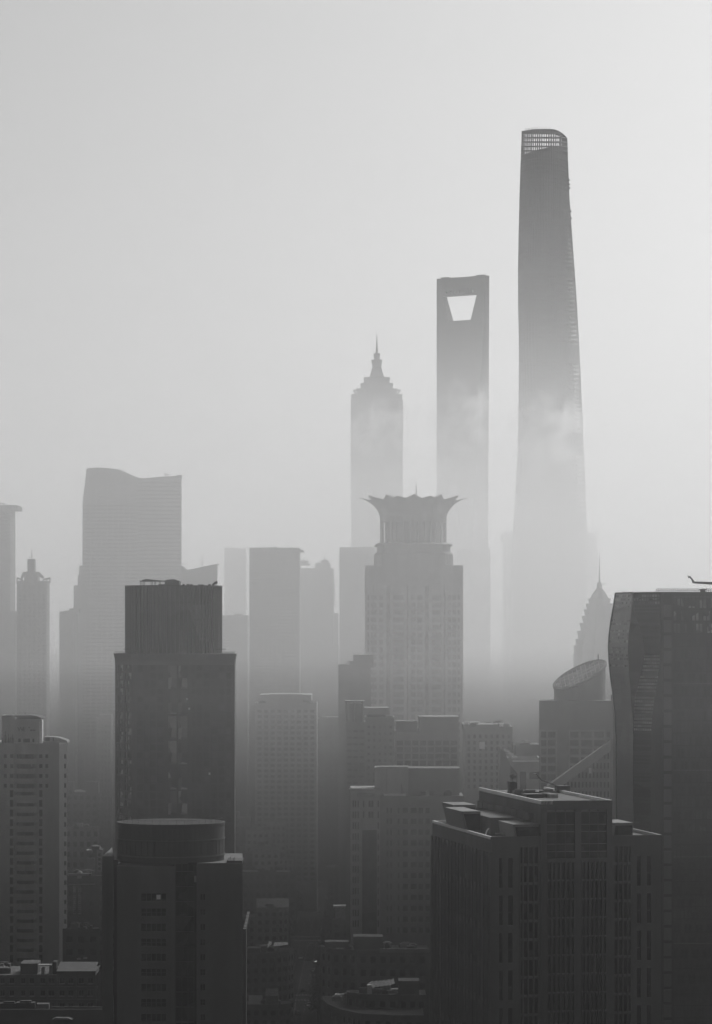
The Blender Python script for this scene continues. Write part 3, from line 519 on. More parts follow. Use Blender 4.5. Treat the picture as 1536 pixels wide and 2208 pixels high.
# ------------------------------------------------------------------ ribbed drum tower, left of centre
def ribbed_tower():
    T = Thing('ribbed_drum_tower', 'dark tower with a finely ribbed drum on a corniced shaft and a roof pergola', 'office tower', 376, 900, foot=(238, 514, 36)); k = T.k; cy = 15.0
    r = 103*k; s = MB(); n = 72; T.o.location.x = wx(374, 900); T.px = 374; c0 = -.75; s.cyl(c0, cy, T.z(1412), T.z(1263.5), r, r, n)
    T.part('drum', s, 'skin')
    fin = MB(); fin.box(-.07, .07, -.45, .05, T.z(1411), T.z(1262)); fm = fin.mesh('fin', M['mid'])
    for i in range(n):
        q = 2*math.pi*i/n; link('fin', fm, T.o, (c0 + r*math.cos(q), cy + r*math.sin(q), 0), q + math.pi/2)
    s = MB(); s.cyl(c0, cy, T.z(1264), T.z(1261.5), r + .5, r + .5, n); T.part('drum_rim', s, 'metal')
    for py in (1300, 1337, 1374): s = MB(); s.cyl(c0, cy, T.z(py), T.z(py) + .18, r + .12, r + .12, n); T.part('floor_line', s, 'metal')
    zr = T.z(1261.5)                                               # rooftop
    fr = MB()
    for px in (299, 305, 322, 329, 340): fr.tube((T.x(px), 8, zr), (T.x(px), 8, T.z(1252)), .1, 4); fr.tube((T.x(px), 14, zr), (T.x(px), 14, T.z(1252)), .1, 4)
    for y in (8, 14): fr.tube((T.x(297), y, T.z(1252)), (T.x(354), y, T.z(1252)), .16, 4)
    for px in (299, 312, 326, 340): fr.tube((T.x(px), 8, T.z(1252)), (T.x(px), 14, T.z(1252)), .1, 4)
    T.part('pergola', fr, 'metal')
    s = MB(); s.front([(T.x(300), T.z(1251.5)), (T.x(352), T.z(1251.5)), (T.x(330), T.z(1249.5)), (T.x(312), T.z(1247.5)), (T.x(304), T.z(1249))], 8.5, 13.5); T.part('pergola_roof', s, 'metal')
    s = MB(); s.front([(T.x(352), zr - .1), (T.x(384), zr - .1), (T.x(384), T.z(1252)), (T.x(378), T.z(1250)), (T.x(372), T.z(1248)), (T.x(358), T.z(1249)), (T.x(352), T.z(1251))], 7, 15); T.part('machine_room', s, 'dark')
    for p, q, y in ((339, 352, 1259), (391, 395, 1258.5), (400, 406, 1258.5), (408, 412.5, 1258.5), (425, 437, 1259.5), (447, 452, 1258.5)): s = MB(); s.box(T.x(p), T.x(q), 6, 9, zr - .05, T.z(y)); T.part('roof_unit', s, 'metal')
    s = MB(); s.tube((T.x(456), 8, zr), (T.x(460), 8, T.z(1257)), .35, 5); s.tube((T.x(460), 8, T.z(1257)), (T.x(466), 8, T.z(1254)), .4, 5); T.part('roof_crane', s, 'metal')
    # shaft: chamfered left corner, curved cornice
    zc = T.z(1412); bx = T.back(T.x(507.5), 30); pl = [(T.x(285.5), 0), (T.x(506), 0), (T.x(507.5), 1.5), (bx, 30), (T.x(244.5), 30), (T.x(244.5), 7)]
    w = MB(); cx_ = T.x(376); zf = -1
    xs = [(T.x(p), T.x(q)) for p, q in ((296,308),(312,320),(324,336),(340,352),(363,381),(385,404),(414,420),(424,436),(440,452),(456,468),(472,484),(488,498))]
    zs = rows(T.z(1432), T.z(1790), 8.6*k*2, .78, .1)
    zsm = rows(T.z(1432), T.z(1790), 8.6*k*6.3, .93, .06)
    ops = []; e = T.x(285.5)                                       # the two middle bays are tall strips with glints painted into the glass
    for grp, zz in ((xs[:4], zs), (xs[4:6], zsm), (xs[6:], zs)):
        f = T.x(506) if grp is xs[6:] or grp[-1] == xs[-1] else (grp[-1][1] + .12); ops += facade(w, (0, 0), (1, 0), e, f, zf, zc, grp, zz, .25); e = f
    d = Vector((T.x(285.5) - T.x(244.5), -7)).length; U = ((T.x(285.5) - T.x(244.5))/d, -7/d)
    zs2 = rows(T.z(1432), T.z(1790), 8.6*k*2, .8, .1)
    ops2 = facade(w, (T.x(244.5), 7), U, 0, d, zf, zc, [(d*.10, d*.16), (d*.26, d*.46), (d*.58, d*.66), (d*.72, d*.94)], zs2, .25)
    w.quad((T.x(244.5), 30, zf), (T.x(244.5), 7, zf), (T.x(244.5), 7, zc), (T.x(244.5), 30, zc)); w.quad((T.x(506), 0, zf), (T.x(507.5), 1.5, zf), (T.x(507.5), 1.5, zc), (T.x(506), 0, zc)); w.quad((T.x(507.5), 1.5, zf), (bx, 30, zf), (bx, 30, zc), (T.x(507.5), 1.5, zc)); w.quad((bx, 30, zf), (T.x(244.5), 30, zf), (T.x(244.5), 30, zc), (bx, 30, zc))
    w.add([(x, y, zc) for x, y in pl], [tuple(range(6))]); T.part('shaft', w, 'dark')
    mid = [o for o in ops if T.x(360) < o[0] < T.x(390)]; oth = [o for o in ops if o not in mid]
    panes(T, mid, (0, 0), (1, 0), .25, 'glint_glass', 80); panes(T, oth, (0, 0), (1, 0), .25, 'skin', 180); panes(T, ops2, (T.x(244.5), 7), U, .25, 'glint_glass', 40)  # paler panes paint in the glints and the lit corner face
    cz = lambda e, py: [((x - cx_)*(1 + e/ (131*k)) + cx_, (y - 15)*(1 + e/15) + 15, T.z(py)) for x, y in pl]
    s = MB(); s.loft([cz(.03, 1434), cz(.08, 1425), cz(.2, 1418), cz(.42, 1411), cz(.46, 1409.5)]); T.part('cornice', s, 'mid')
    s = MB(); s.loft([cz(.05, 1537), cz(.05, 1535.6)]); T.part('string_course', s, 'metal')
    s = MB(); s.tube((T.x(265), 4, T.z(1400)), (T.x(276), 4, T.z(1400)), .12, 4); s.tube((T.x(463), 4, T.z(1400.5)), (T.x(486), 4, T.z(1400)), .12, 4); T.part('gantry_rail', s, 'metal')
    for p, q in ((244, 268), (480, 507)):
        s = MB()
        for j in range(6): px = p + (q-p)*j/5; s.tube((T.x(px), .8 + (4 if px < 280 else 0), T.z(1410)), (T.x(px), .8 + (4 if px < 280 else 0), T.z(1406)), .06, 4)
        s.tube((T.x(p), .8 + (4 if p < 280 else 0), T.z(1406)), (T.x(q), .8 + (4 if p < 280 else 0), T.z(1406)), .08, 4); T.part('terrace_railing', s, 'metal')
    s = MB(); s.cyl(T.x(508), .6, T.z(1411), T.z(1407.5), .45, .1, 6); T.part('finial', s, 'coping')
    for px, py in ((403, 1507), (408, 1528), (452, 1668)): s = MB(); s.box(T.x(px - 2), T.x(px + 2), -.03, .2, T.z(py + 3), T.z(py - 2)); T.part('lit_window', s, 'lit')
ribbed_tower()

# ------------------------------------------------------------------ white apartment tower, far left
def white_tower():
    T = Thing('white_apartment_tower', 'white apartment tower with a bowed strip-windowed front and lettering on its roof storey', 'apartment tower', 60, 950, foot=(-60, 146, 32)); k = T.k
    zt = T.z(1603); D = 26; w = MB(); fl = 20.9*k
    a, b = T.x(-60), T.x(128); zs4 = [(T.z(y + 4.2), T.z(y - 4.2)) for y in (1694.6, 1673.5, 1652.2, 1631)]
    zsl = [(T.z(1711.5 + 20.9*i + 8), T.z(1711.5 + 20.9*i - 7.5)) for i in range(24)][::-1]; zall = zsl + zs4
    for x0, x1, xs, zs in ((-60, 5, ((-30,-24),(-12,-6)), zs4), (5, 16, ((8,14.5),), zs4), (16, 31, ((21,28.5),), zall), (79, 94, ((84,91.5),), zall), (94, 128, ((97.5,104),), zs4)):
        o = facade(w, (0, 0), (1, 0), T.x(x0), T.x(x1), -1, zt, [(T.x(p), T.x(q)) for p, q in xs], zs, .35); panes(T, o, (0, 0), (1, 0), .35, 'dglass', 60)
    d = Vector((T.x(143) - b, 3)).length; U = ((T.x(143) - b)/d, 3/d)
    o = facade(w, (b, 0), U, 0, d, -1, zt, [(d*.62, d*.92)], [(T.z(1631 + 21*i + 6), T.z(1631 + 21*i - 4)) for i in range(27)][::-1], .3); panes(T, o, (b, 0), U, .3, 'dglass', 60)
    c = T.x(143); e = T.back(c, D); w.quad((c, 3, -1), (e, D, -1), (e, D, zt), (c, 3, zt)); w.quad((e, D, -1), (a, D, -1), (a, D, zt), (e, D, zt)); w.add([(a, 0, zt), (b, 0, zt), (c, 3, zt), (e, D, zt), (a, D, zt)], [(0, 1, 2, 3, 4)])
    # bowed centre bay x 31..79
    N = 8; bow = [(T.x(31) + (T.x(79) - T.x(31))*i/N, -1.6*math.sin(math.pi*i/N)) for i in range(N + 1)]
    bands = [(-1, T.z(2230))] ; cuts = []
    for y in [1631, 1652.4, 1673.6, 1694.8]: cuts.append((T.z(y + 5), T.z(y - 5)))
    for i in range(24): y = 1714 + 20.9*i - (3 if i == 0 else 0); cuts.append((T.z(y + 4), T.z(y - 3.6)))
    cuts.sort(); e = -1
    for z0, z1 in cuts + [(zt, zt)]:
        for (x0, y0), (x1, y1) in zip(bow, bow[1:]): w.quad((x0, y0, e), (x1, y1, e), (x1, y1, z0), (x0, y0, z0))
        e = z1
        if z0 < zt:
            w.add([(x, y, z0) for x, y in bow] + [(T.x(79), .4, z0), (T.x(31), .4, z0)], [tuple(range(N + 3))]); w.add([(x, y, z1) for x, y in bow] + [(T.x(79), .4, z1), (T.x(31), .4, z1)], [tuple(reversed(range(N + 3)))])
            s = MB()
            for (x0, y0), (x1, y1) in zip(bow[1:-1], bow[2:-1]): s.quad((x0, y0 + .35, z0), (x1, y1 + .35, z0), (x1, y1 + .35, z1), (x0, y0 + .35, z1))
            f = s.obj('strip_window', M['dglass'], T.o); s = MB()
            for x, y in bow[2:-2:2]: s.box(x - .05, x + .05, y + .24, y + .34, z0, z1)
            s.obj('window_frame', M['metal'], f)
    T.part('wall', w, 'white')
    s = MB(); s.box(T.x(30), T.x(80), -1.7, .6, T.z(1603.5), T.z(1601)); T.part('roof_ledge', s, 'white')
    # roof storey
    w = MB(); za, zb = zt, T.z(1551)
    o = facade(w, (0, .8), (1, 0), T.x(31), T.x(84), za - .1, zb, [(T.x(p), T.x(q)) for p, q in ((38.5,44),(49,64),(69,73.5))], [(T.z(1601), T.z(1593))], .3); panes(T, o, (0, .8), (1, 0), .3, 'dglass', 5)
    w.quad((T.x(84), .8, za), (T.x(80), 14, za), (T.x(80), 14, zb), (T.x(84), .8, zb)); w.quad((T.x(1), 3, za), (T.x(31), .8, za), (T.x(31), .8, zb + 1), (T.x(1), 3, zb + 1)); w.quad((T.x(1), 14, za), (T.x(1), 3, za), (T.x(1), 3, zb + 1), (T.x(1), 14, zb + 1)); T.part('roof_storey', w, 'white')
    s = MB(); s.box(T.x(84.1), T.x(90.5), 1.2, 4, za - .1, T.z(1553)); T.part('stair_house', s, 'coping')
    s = MB()
    for j, (y0, y1) in enumerate(((1556.5, 1555.2), (1553, 1551.2))): s.box(T.x(33), T.x(84.2), .5, .82, T.z(y0), T.z(y1))
    T.part('cornice', s, 'white')
    s = MB(); s.front([(T.x(33), T.z(1551.5)), (T.x(85), T.z(1551.5)), (T.x(90), T.z(1549)), (T.x(80), T.z(1545)), (T.x(66), T.z(1543)), (T.x(30), T.z(1543)), (T.x(8), T.z(1543)), (T.x(32), T.z(1546)), (T.x(38), T.z(1548.5))], 1.2, 13); T.part('roof', s, 'dark')
    sg = None
    for txt, px, py, size in (('W', 37, 1577, 10.5), ('E', 48, 1577, 10.5)):
        cu = bpy.data.curves.new('sign_letter', 'FONT'); cu.body = txt; cu.size = size*k*1.25; cu.extrude = .06
        t = bpy.data.objects.new('sign_letter', cu); dg = bpy.context.evaluated_depsgraph_get()
        me = bpy.data.meshes.new_from_object(t); bpy.data.objects.remove(t); me.materials.clear(); me.materials.append(M['dark'])
        o = link('sign_letter', me, T.o, (T.x(px), .72, T.z(py))); o.rotation_euler = (math.pi/2, 0, 0)
    s = MB(); s.box(T.x(60.5), T.x(64), .7, .78, T.z(1569.5), T.z(1568)); T.part('sign_mark', s, 'dark')
    for p, q in ((64.5, 69), (70, 73), (73.8, 76)): s = MB(); s.box(T.x(p), T.x(q), .7, .78, T.z(1576.5), T.z(1573.5)); T.part('sign_mark', s, 'dark')
    s = MB(); s.front([(T.x(92), zt), (T.x(143), zt), (T.x(141), T.z(1598)), (T.x(125), T.z(1592)), (T.x(108), T.z(1590)), (T.x(92), T.z(1590))], 4, 12); T.part('barrel_roof', s, 'pale')
    for p, q in ((95, 105), (111, 114)): s = MB(); s.box(T.x(p), T.x(q), 3.7, 4.02, T.z(1600), T.z(1591)); T.part('roof_door', s, 'dark')
    for px, h in ((3, 1583), (10, 1577), (17, 1583), (22, 1589), (26, 1584)): s = MB(); s.box(T.x(px), T.x(px + 3), -.0 + .3, 1.5, zt, T.z(h + 8)); s.tube((T.x(px + 1), .6, T.z(h + 8)), (T.x(px + 1), .6, T.z(h)), .1, 4); T.part('roof_mast', s, 'metal')
    s = MB(); s.tube((T.x(50), 6, T.z(1543)), (T.x(50), 6, T.z(1537)), .1, 4); T.part('antenna', s, 'metal')
    s = MB(); s.box(T.x(-60), T.x(143), -.05, .3, zt + .002, zt + .8) if False else s.box(T.x(92), T.x(128), -.05, .3, zt + .002, zt + .6); T.part('parapet', s, 'white')
white_tower()

# ------------------------------------------------------------------ curved dark glass tower, right
def curved_tower():
    T = Thing('curved_glass_tower', 'dark glass tower with bulging curved facets on its left edge, right side', 'office tower', 1440, 800, foot=(1308, 1700, 60)); k = T.k
    A = [(1278,1328),(1300,1325),(1320,1321.5),(1345,1317.5),(1370,1314.5),(1395,1313),(1430,1314.5),(1470,1318.5),(1500,1323),(1540,1327.5),(1600,1330),(2700,1330)]
    B = [(1278,1363),(1330,1361),(1370,1356),(1400,1354),(1450,1357),(1500,1361),(1560,1365),(1640,1366),(2700,1366)]
    Cc = [(1278,1366),(1320,1368),(1350,1380),(1390,1391),(1430,1389),(1470,1379),(1500,1371),(1530,1368),(1600,1367.5),(2700,1367.5)]
    Dd = [(1278,1424),(1400,1424),(1430,1423),(1460,1420),(1500,1413),(1540,1408),(1580,1405),(1640,1404),(2700,1404)]
    ys = [1278,1289,1300,1320,1345,1370,1395,1412,1430,1450,1470,1485,1500,1520,1540,1570,1600,1640,1800,2000,2640]
    ya, yb, yc, yd = 16.0, 0.6, 5.0, .8; E_ = T.x(1430); G_ = T.x(1640); Z = lambda py: max(-1, T.z(py))
    def sheet(name, la, lb, d0, d1, m, uy=ys):
        s = MB(); pa = [(T.back(T.x(interp(la, y)), d0), d0, Z(y)) for y in uy]; pb = [(T.back(T.x(interp(lb, y)), d1), d1, Z(y)) for y in uy]
        for i in range(len(uy) - 1): s.quad(pa[i+1], pb[i+1], pb[i], pa[i])
        T.part(name, s, m)
    con = lambda v: [(1278, v), (2700, v)]
    sheet('glass_facet', A, B, ya, yb, 'skin'); sheet('recess_wall', B, Cc, yb, yc, 'dark'); sheet('glass_facet', Cc, Dd, yc, yd, 'skin'); sheet('reveal_wall', Dd, con(1430), yd, .8, 'dark')
    w = MB()
    w.quad((T.x(1430), .8, -1), (E_, .0, -1), (E_, .0, T.z(1278)), (T.x(1430), .8, T.z(1278))); w.quad((E_, 0, -1), (G_, 0, -1), (G_, 0, T.z(1278)), (E_, 0, T.z(1278))); w.quad((G_, 0, -1), (G_, 50, -1), (G_, 50, T.z(1278)), (G_, 0, T.z(1278)))
    pts = [(T.back(T.x(interp(A, y)), ya), Z(y)) for y in ys]
    for (x0, z0), (x1, z1) in zip(pts, pts[1:]): w.quad((T.back(x1, 36), 50, z1), (x1, ya, z1), (x0, ya, z0), (T.back(x0, 36), 50, z0))
    zt = T.z(1278); w.add([(T.back(T.x(1328), ya), ya, zt), (T.x(1363), yb, zt), (T.x(1366), yc, zt), (T.x(1424), yd, zt), (E_, 0, zt), (G_, 0, zt), (G_, 50, zt), (T.back(T.x(1328), 51), 50, zt)], [tuple(range(8))])
    T.part('wall', w, 'dark')
    # panes of the two facets, storey by storey, sky glints painted into their tones; mullions and floor bands
    def facet(la, lb, d0, d1, n, y0, y1, skip, m):
        y = y0; row = 0
        while y < y1:
            if not skip(y, row):
                s = MB()
                for i in range(n):
                    f = lambda u, yy, off: (T.back(T.x(interp(la, yy)), d0) + (T.back(T.x(interp(lb, yy)), d1) - T.back(T.x(interp(la, yy)), d0))*u - .02, d0 + (d1-d0)*u - off, Z(yy))
                    a, b = (i + .16)/n, (i + .84)/n; s.quad(f(a, y + 5.9, .06), f(b, y + 5.9, .06), f(b, y + 1.2, .06), f(a, y + 1.2, .06))
                T.part('glazing_row', s, m, kind='stuff')
            y += 7.6; row += 1
    facet(A, B, ya, yb, 9, 1281, 1436, lambda y, r: r % 5 == 4 or 1312 < y < 1330, 'glint_glass')  # upper rows take the glass with glints in its colour
    facet(A, B, ya, yb, 9, 1440, 2000, lambda y, r: r % 5 == 4, 'skin')
    facet(Cc, Dd, yc, yd, 10, 1281, 1300, lambda y, r: False, 'glint_glass'); facet(Cc, Dd, yc, yd, 10, 1304, 1410, lambda y, r: r % 4 == 3, 'skin')
    facet(Cc, Dd, yc, yd, 10, 1411, 1572, lambda y, r: r % 6 == 5, 'bright'); facet(Cc, Dd, yc, yd, 10, 1575, 2000, lambda y, r: r % 6 == 5, 'skin')  # palest rows: reflected sky painted into the pane colour
    y = 1286.0; i = 0
    while y < 2230:                                               # front: storey bands, mullions
        s = MB(); s.box(T.x(1452), G_, -.12, .01, T.z(y + 2.4), T.z(y)); T.part('floor_band', s, 'metal' if i % 7 else 'mid'); y += 27.0 if i % 2 else 26.4; i += 1
    for i in range(24):
        s = MB(); x = T.x(1452 + i*8); s.box(x - .06, x + .06, -.2, -.125, -1, T.z(1279)); T.part('mullion', s, 'metal')
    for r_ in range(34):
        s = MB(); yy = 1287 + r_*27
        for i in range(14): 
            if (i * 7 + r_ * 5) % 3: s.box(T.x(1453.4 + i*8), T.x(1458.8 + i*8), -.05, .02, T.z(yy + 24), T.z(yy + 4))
        T.part('glazing_row', s, 'glint_glass' if r_ < 3 else 'skin', kind='stuff')  # top rows carry painted glints
    y = 1304.0
    while y < 2240:                                               # corner pier of square pale panels
        s = MB(); s.box(T.x(1432), T.x(1448.5), -.45, -.05, T.z(y + 26.5), T.z(y)); T.part('pier_panel', s, 'mid'); y += 33.2
    s = MB(); s.box(T.x(1431), T.x(1450), -.06, .02, -1, T.z(1279)); T.part('pier', s, 'metal')
    s = MB()
    for (xa, da), (xb, db) in zip([(1328, ya), (1363, yb), (1366, yc), (1424, yd)], [(1363, yb), (1366, yc), (1424, yd), (1640, 0)]): s.tube((T.back(T.x(xa), da), da, zt), (T.back(T.x(xb), db), db, zt), .22, 5)
    T.part('roof_edge', s, 'metal')
    edge = MB()
    for (x0, z0), (x1, z1) in zip(pts, pts[1:]): edge.tube((x0, ya, z0), (x1, ya, z1), .25, 5)
    T.part('edge_frame', edge, 'metal')
    s = MB(); s.tube((T.x(1350), 6, zt), (T.x(1350), 6, T.z(1274)), .07, 4); T.part('roof_mast', s, 'metal')
    # roof screen of posts and rails
    for px in [1418 + 4.2*i for i in range(50)]:
        s = MB(); s.box(T.x(px) - .05, T.x(px) + .05, 3.0, 3.1, zt, T.z(1269.5 if int(px) % 3 else 1268)); T.part('screen_post', s, 'metal')
    for py in (1269.8, 1273.5): s = MB(); s.box(T.x(1418), G_, 2.95, 3.15, T.z(py) - .05, T.z(py) + .05); T.part('screen_rail', s, 'metal')
    s = MB(); s.box(T.x(1510), T.x(1528), 2.9, 3.2, T.z(1271.5), T.z(1269.5)); s.box(T.x(1513), T.x(1525), 2.9, 3.2, zt, T.z(1271.5)) ; T.part('screen_gate', s, 'metal')
    for px, py, w_ in ((1345, 1551, 3), (1398, 1700, 4)): s = MB(); s.box(T.x(px), T.x(px + w_), -1.0 if px > 1380 else 3.5, 9, T.z(py + 6), T.z(py)); T.part('lit_window', s, 'lit') if px > 1380 and False else None
    C2 = Thing('rooftop_crane', 'window cleaning crane with a bent forked arm on the curved glass tower roof', 'crane', 1560, 812)
    s = MB(); h = T.z(1255.5); s.tube((C2.x(1497), 0, h + .1), (C2.x(1572), 0, h - .3), .26, 6, .42); C2.part('arm', s, 'metal')
    s = MB(); s.tube((C2.x(1497), 0, h), (C2.x(1492), 0, T.z(1246)), .32, 6, .2); s.tube((C2.x(1492), -.2, T.z(1246)), (C2.x(1487.5), -.2, T.z(1240.5)), .14, 5); s.tube((C2.x(1492), .3, T.z(1247)), (C2.x(1483.5), .3, T.z(1240)), .14, 5); s.tube((C2.x(1487), .3, T.z(1243)), (C2.x(1484.5), .3, T.z(1245)), .1, 5); C2.part('fork', s, 'metal')
    s = MB(); s.box(C2.x(1564), C2.x(1574), -1, 1, T.z(1278), h + .4); C2.part('mast', s, 'metal'); s = MB(); s.box(C2.x(1560), C2.x(1582), -1.4, 1.4, h + .4, h + 2); C2.part('cab', s, 'metal')
M['bright'] = mat_glass('painted_sky_glass', .30, .62, rough=.3, cell=.6)  # high base colour stands in for a sky reflection
curved_tower()

# ------------------------------------------------------------------ slotted stone block, bottom right
def slot_block():
    yaw = R(10.5); T = Thing('slotted_stone_block', 'big dark stone block with slot windows and a raised penthouse, bottom right', 'office block', 1060, 650, yaw, foot=(900, 1440, 60)); k = T.k
    c_ = math.cos(yaw); W_ = 34.3; D = 56.0; zt = 103.4; zb = T.z(2230)
    u = lambda px: (wx(px, 650) - wx(1060, 650)) / c_ * (1.0 + .00016*(px - 1060)*.06)
    P0, P1 = u(1170) - .25, u(1321) + .15                            # projecting bay under the penthouse
    w = MB(); FL = 7.32
    blocks_ = [(zt - 3.6 - FL*i - 5.85, zt - 3.6 - FL*i) for i in range(6)][::-1]
    xs = [(u(p), u(q)) for p, q in ((1077,1084),(1096.5,1106),(1124,1127),(1131,1138),(1142,1150),(1154,1161.5))]
    pier = [(u(1077), u(1084)), (u(1096.5), u(1106))]
    o1 = facade(w, (0, 0), (1, 0), 0, u(1118), -1, zt, pier, blocks_, .55)
    zs_r = [(zt - 1.6 - 3.66*i - 3.2, zt - 1.6 - 3.66*i) for i in range(11)][::-1]
    o2 = facade(w, (0, 0), (1, 0), u(1118), P0, -1, zt, xs[2:], zs_r, .6)
    o3 = facade(w, (0, 0), (1, 0), P1, u(1368), -1, zt, [(u(p), u(q)) for p, q in ((1329,1335),(1339,1345.5),(1349.5,1356),(1359.5,1364.5))], zs_r, .6)
    o4 = facade(w, (0, 0), (1, 0), u(1368), W_, -1, zt, [(u(1378), u(1387)), (u(1400), u(1409.5))], blocks_, .55)
    for o in (o1, o4): panes(T, o, (0, 0), (1, 0), .5, 'dglass', 60)
    for o in (o2, o3): panes(T, o, (0, 0), (1, 0), .55, 'dglass', 70)
    zp = T.z(1728.5)                                                # bay face, 0.5 m proud, up to the penthouse roof
    O = (0, -.5); big = [(u(1179.5), u(1241)), (u(1254.5), u(1311))]
    o5 = facade(w, O, (1, 0), P0, P1, T.z(1856), zp, big, [(T.z(1853), T.z(1748))], .5)
    thin = []
    for a, b in big:
        n = 6; p = (b - a)/n; thin += [(a + p*(i + .22), a + p*(i + .82)) for i in range(n)]
    zs_b = [(T.z(1862 + 40.5*i + 37.5), T.z(1862 + 40.5*i)) for i in range(10)][::-1]
    o6 = facade(w, O, (1, 0), P0, P1, -1, T.z(1856), thin, zs_b, .6); panes(T, o6, O, (1, 0), .55, 'dglass', 130)
    for x in (P0, P1): w.quad((x, -.5, -1), (x, .02, -1), (x, .02, zp), (x, -.5, zp))
    n = 17; p = D/n
    U = (0, -1); slots = [(p*(i + .25), p*(i + .75)) for i in range(n) if i not in (2, n - 3)]
    o7 = facade(w, (0, D), U, 0, D, -1, zt, slots, blocks_, .5); panes(T, o7, (0, D), U, .45, 'dglass', 200)
    w.quad((W_, 0, -1), (W_, D, -1), (W_, D, zt), (W_, 0, zt)); w.quad((W_, D, -1), (0, D, -1), (0, D, zt), (W_, D, zt))
    T.part('wall', w, 'mid')
    for i in range(n + 1): s = MB(); s.box(-.3, .01, D - p*i - .3, D - p*i + .3, -1, zt - 2.6); T.part('side_rib', s, 'mid')
    for a, b, of in [(u(1121), u(1123), 0), (u(1128), u(1130.2), 0), (u(1139), u(1141), 0), (u(1151), u(1153), 0), (u(1336.4), u(1338), 0), (u(1346.8), u(1348.3), 0), (u(1357), u(1358.6), 0)] + [(t[0] - .12, t[0] - .001, -.5) for t in thin]:
        s = MB(); s.box(a, b, of - .22, of + .01, -1, T.z(1858) if of else zt - 1.5); T.part('front_rib', s, 'mid')
    for a, b in big:                                               # glass wall of the penthouse: panels and bars
        zr = [T.z(1853), T.z(1838.5), T.z(1822), T.z(1795.5), T.z(1780), T.z(1752)]; m = 3
        for i in range(m):
            for z0, z1 in zip(zr, zr[1:]): s = MB(); x0, x1 = a + (b-a)*i/m, a + (b-a)*(i+1)/m; s.box(x0 + .04, x1 - .04, -.08, -.02, z0 + .05, z1 - .05); T.part('glass_panel', s, 'dglass')
        for z in zr[1:]: s = MB(); s.box(a, b, -.16, -.09, z - .07, z + .07); T.part('glazing_bar', s, 'pale')
        for i in range(1, m): s = MB(); x = a + (b-a)*i/m; s.box(x - .05, x + .05, -.2, -.165, T.z(1853), T.z(1748)); T.part('glazing_bar', s, 'mid')
        for i in range(m): s = MB(); x0, x1 = a + (b-a)*i/m, a + (b-a)*(i+1)/m; s.box(x0 + .15, x1 - .15, -.14, -.06, T.z(1751.5), T.z(1747.5)); T.part('blind', s, 'white')
        s = MB(); s.box(a, b, -.02, .1, T.z(1853), T.z(1748)); T.part('back_wall', s, 'dark')
    s = MB(); s.quad((0, 0, zt - .1), (W_, 0, zt - .1), (W_, D, zt - .1), (0, D, zt - .1)); T.part('roof', s, 'roof')
    for (a, b, c, d, m) in ((-.1, .28, .28, D, 'coping'), (-.1, W_*.16, D - .28, D + .1, 'coping'), (W_ - .28, W_ + .1, .28, D, 'white'), (-.1, P0 - .01, -.1, .28, 'mid'), (P1 + .01, W_ + .1, -.1, .28, 'mid')):  # whiter sides paint in the sky-lit parapet tops
        s = MB(); s.box(a, b, c, d, zt + .003, zt + .55); T.part('parapet', s, m)
    for i in range(10):                                            # panel joints of the stone piers
        for a, b in ((.02, u(1118) - .02), (u(1368) + .02, W_ - .02)): s = MB(); z = zt - 3.2 - 3.66*i; s.box(a, b, -.012, .05, z, z + .14) if i % 2 == 0 else s.box(a, b, -.012, .05, z - .1, z); T.part('panel_joint', s, 'roof')
    # penthouse
    w = MB(); w.box(P0, P1, .03, D - 1, zt - .05, zp - .6); T.part('penthouse_wall', w, 'mid')
    s = MB(); s.quad((P0, -.5, zp - .55), (P1, -.5, zp - .55), (P1, D - 1, zp - .55), (P0, D - 1, zp - .55)); T.part('penthouse_roof', s, 'roof')
    for (a, b, c, d, m) in ((P0 - .05, P0 + .3, -.5, D - 1, 'coping'), (P1 - .3, P1 + .05, -.2, D - 1, 'coping'), (P0 + .3, P0 + 2.4, -.5, -.2, 'coping'), (P0 + 2.4, P1 - .02, -.52, -.22, 'mid')): s = MB(); s.box(a, b, c, d, zp - .65, zp + .05); T.part('penthouse_parapet', s, m)  # white lengths paint in edges catching the sky
    # stone courses stepping down on the left flank of the penthouse
    for i in range(3):
        for j in range(9):
            s = MB(); y0 = 6 + j*5.2 + (i % 2)*2.4; s.box(P0 - 1.0 - (2 - i)*.5, P0 - .01, y0, y0 + 4.7, zp - 2.6 - 1.55*(2 - i) - 1.45 + (j % 2)*.12, zp - 2.6 - 1.55*(2 - i)); T.part('stone_block', s, 'mid')
    def pavilion(x0, x1, y0, y1, h, lean):
        s = MB(); s.add([(x0, y0, zt - .05), (x1, y0, zt - .05), (x1, y1, zt - .05), (x0, y1, zt - .05), (x0 - lean, y0, zt + h), (x1, y0, zt + h), (x1, y1, zt + h), (x0 - lean, y1, zt + h)], [(0,1,5,4),(1,2,6,5),(2,3,7,6),(3,0,4,7),(4,5,6,7)]); T.part('roof_pavilion', s, 'pale')
        s = MB(); g = .45; s.add([(x0 + g, y0 - .06, zt + .3), (x1 - .1, y0 - .06, zt + .3), (x1 - .1, y0 - .06, zt + h - .55), (x0 - lean + g, y0 - .06, zt + h - .55)], [(0,1,2,3)]); T.part('pavilion_glass', s, 'dglass')
    pavilion(u(1114), P0 - .02, 1.2, 14, 2.85, .35); pavilion(u(1325) + .05, u(1372), 1.0, 12, 2.95, -.3)
    pavilion(u(1062), u(1095), 24, 40, 4.2, .9); pavilion(2.2, 6.0, 41, 52, 4.6, 1.0)
    s = MB(); s.box(u(1095), P0 - .02, 15, 40, zt - .05, zt + 3.4); T.part('plant_room', s, 'mid')
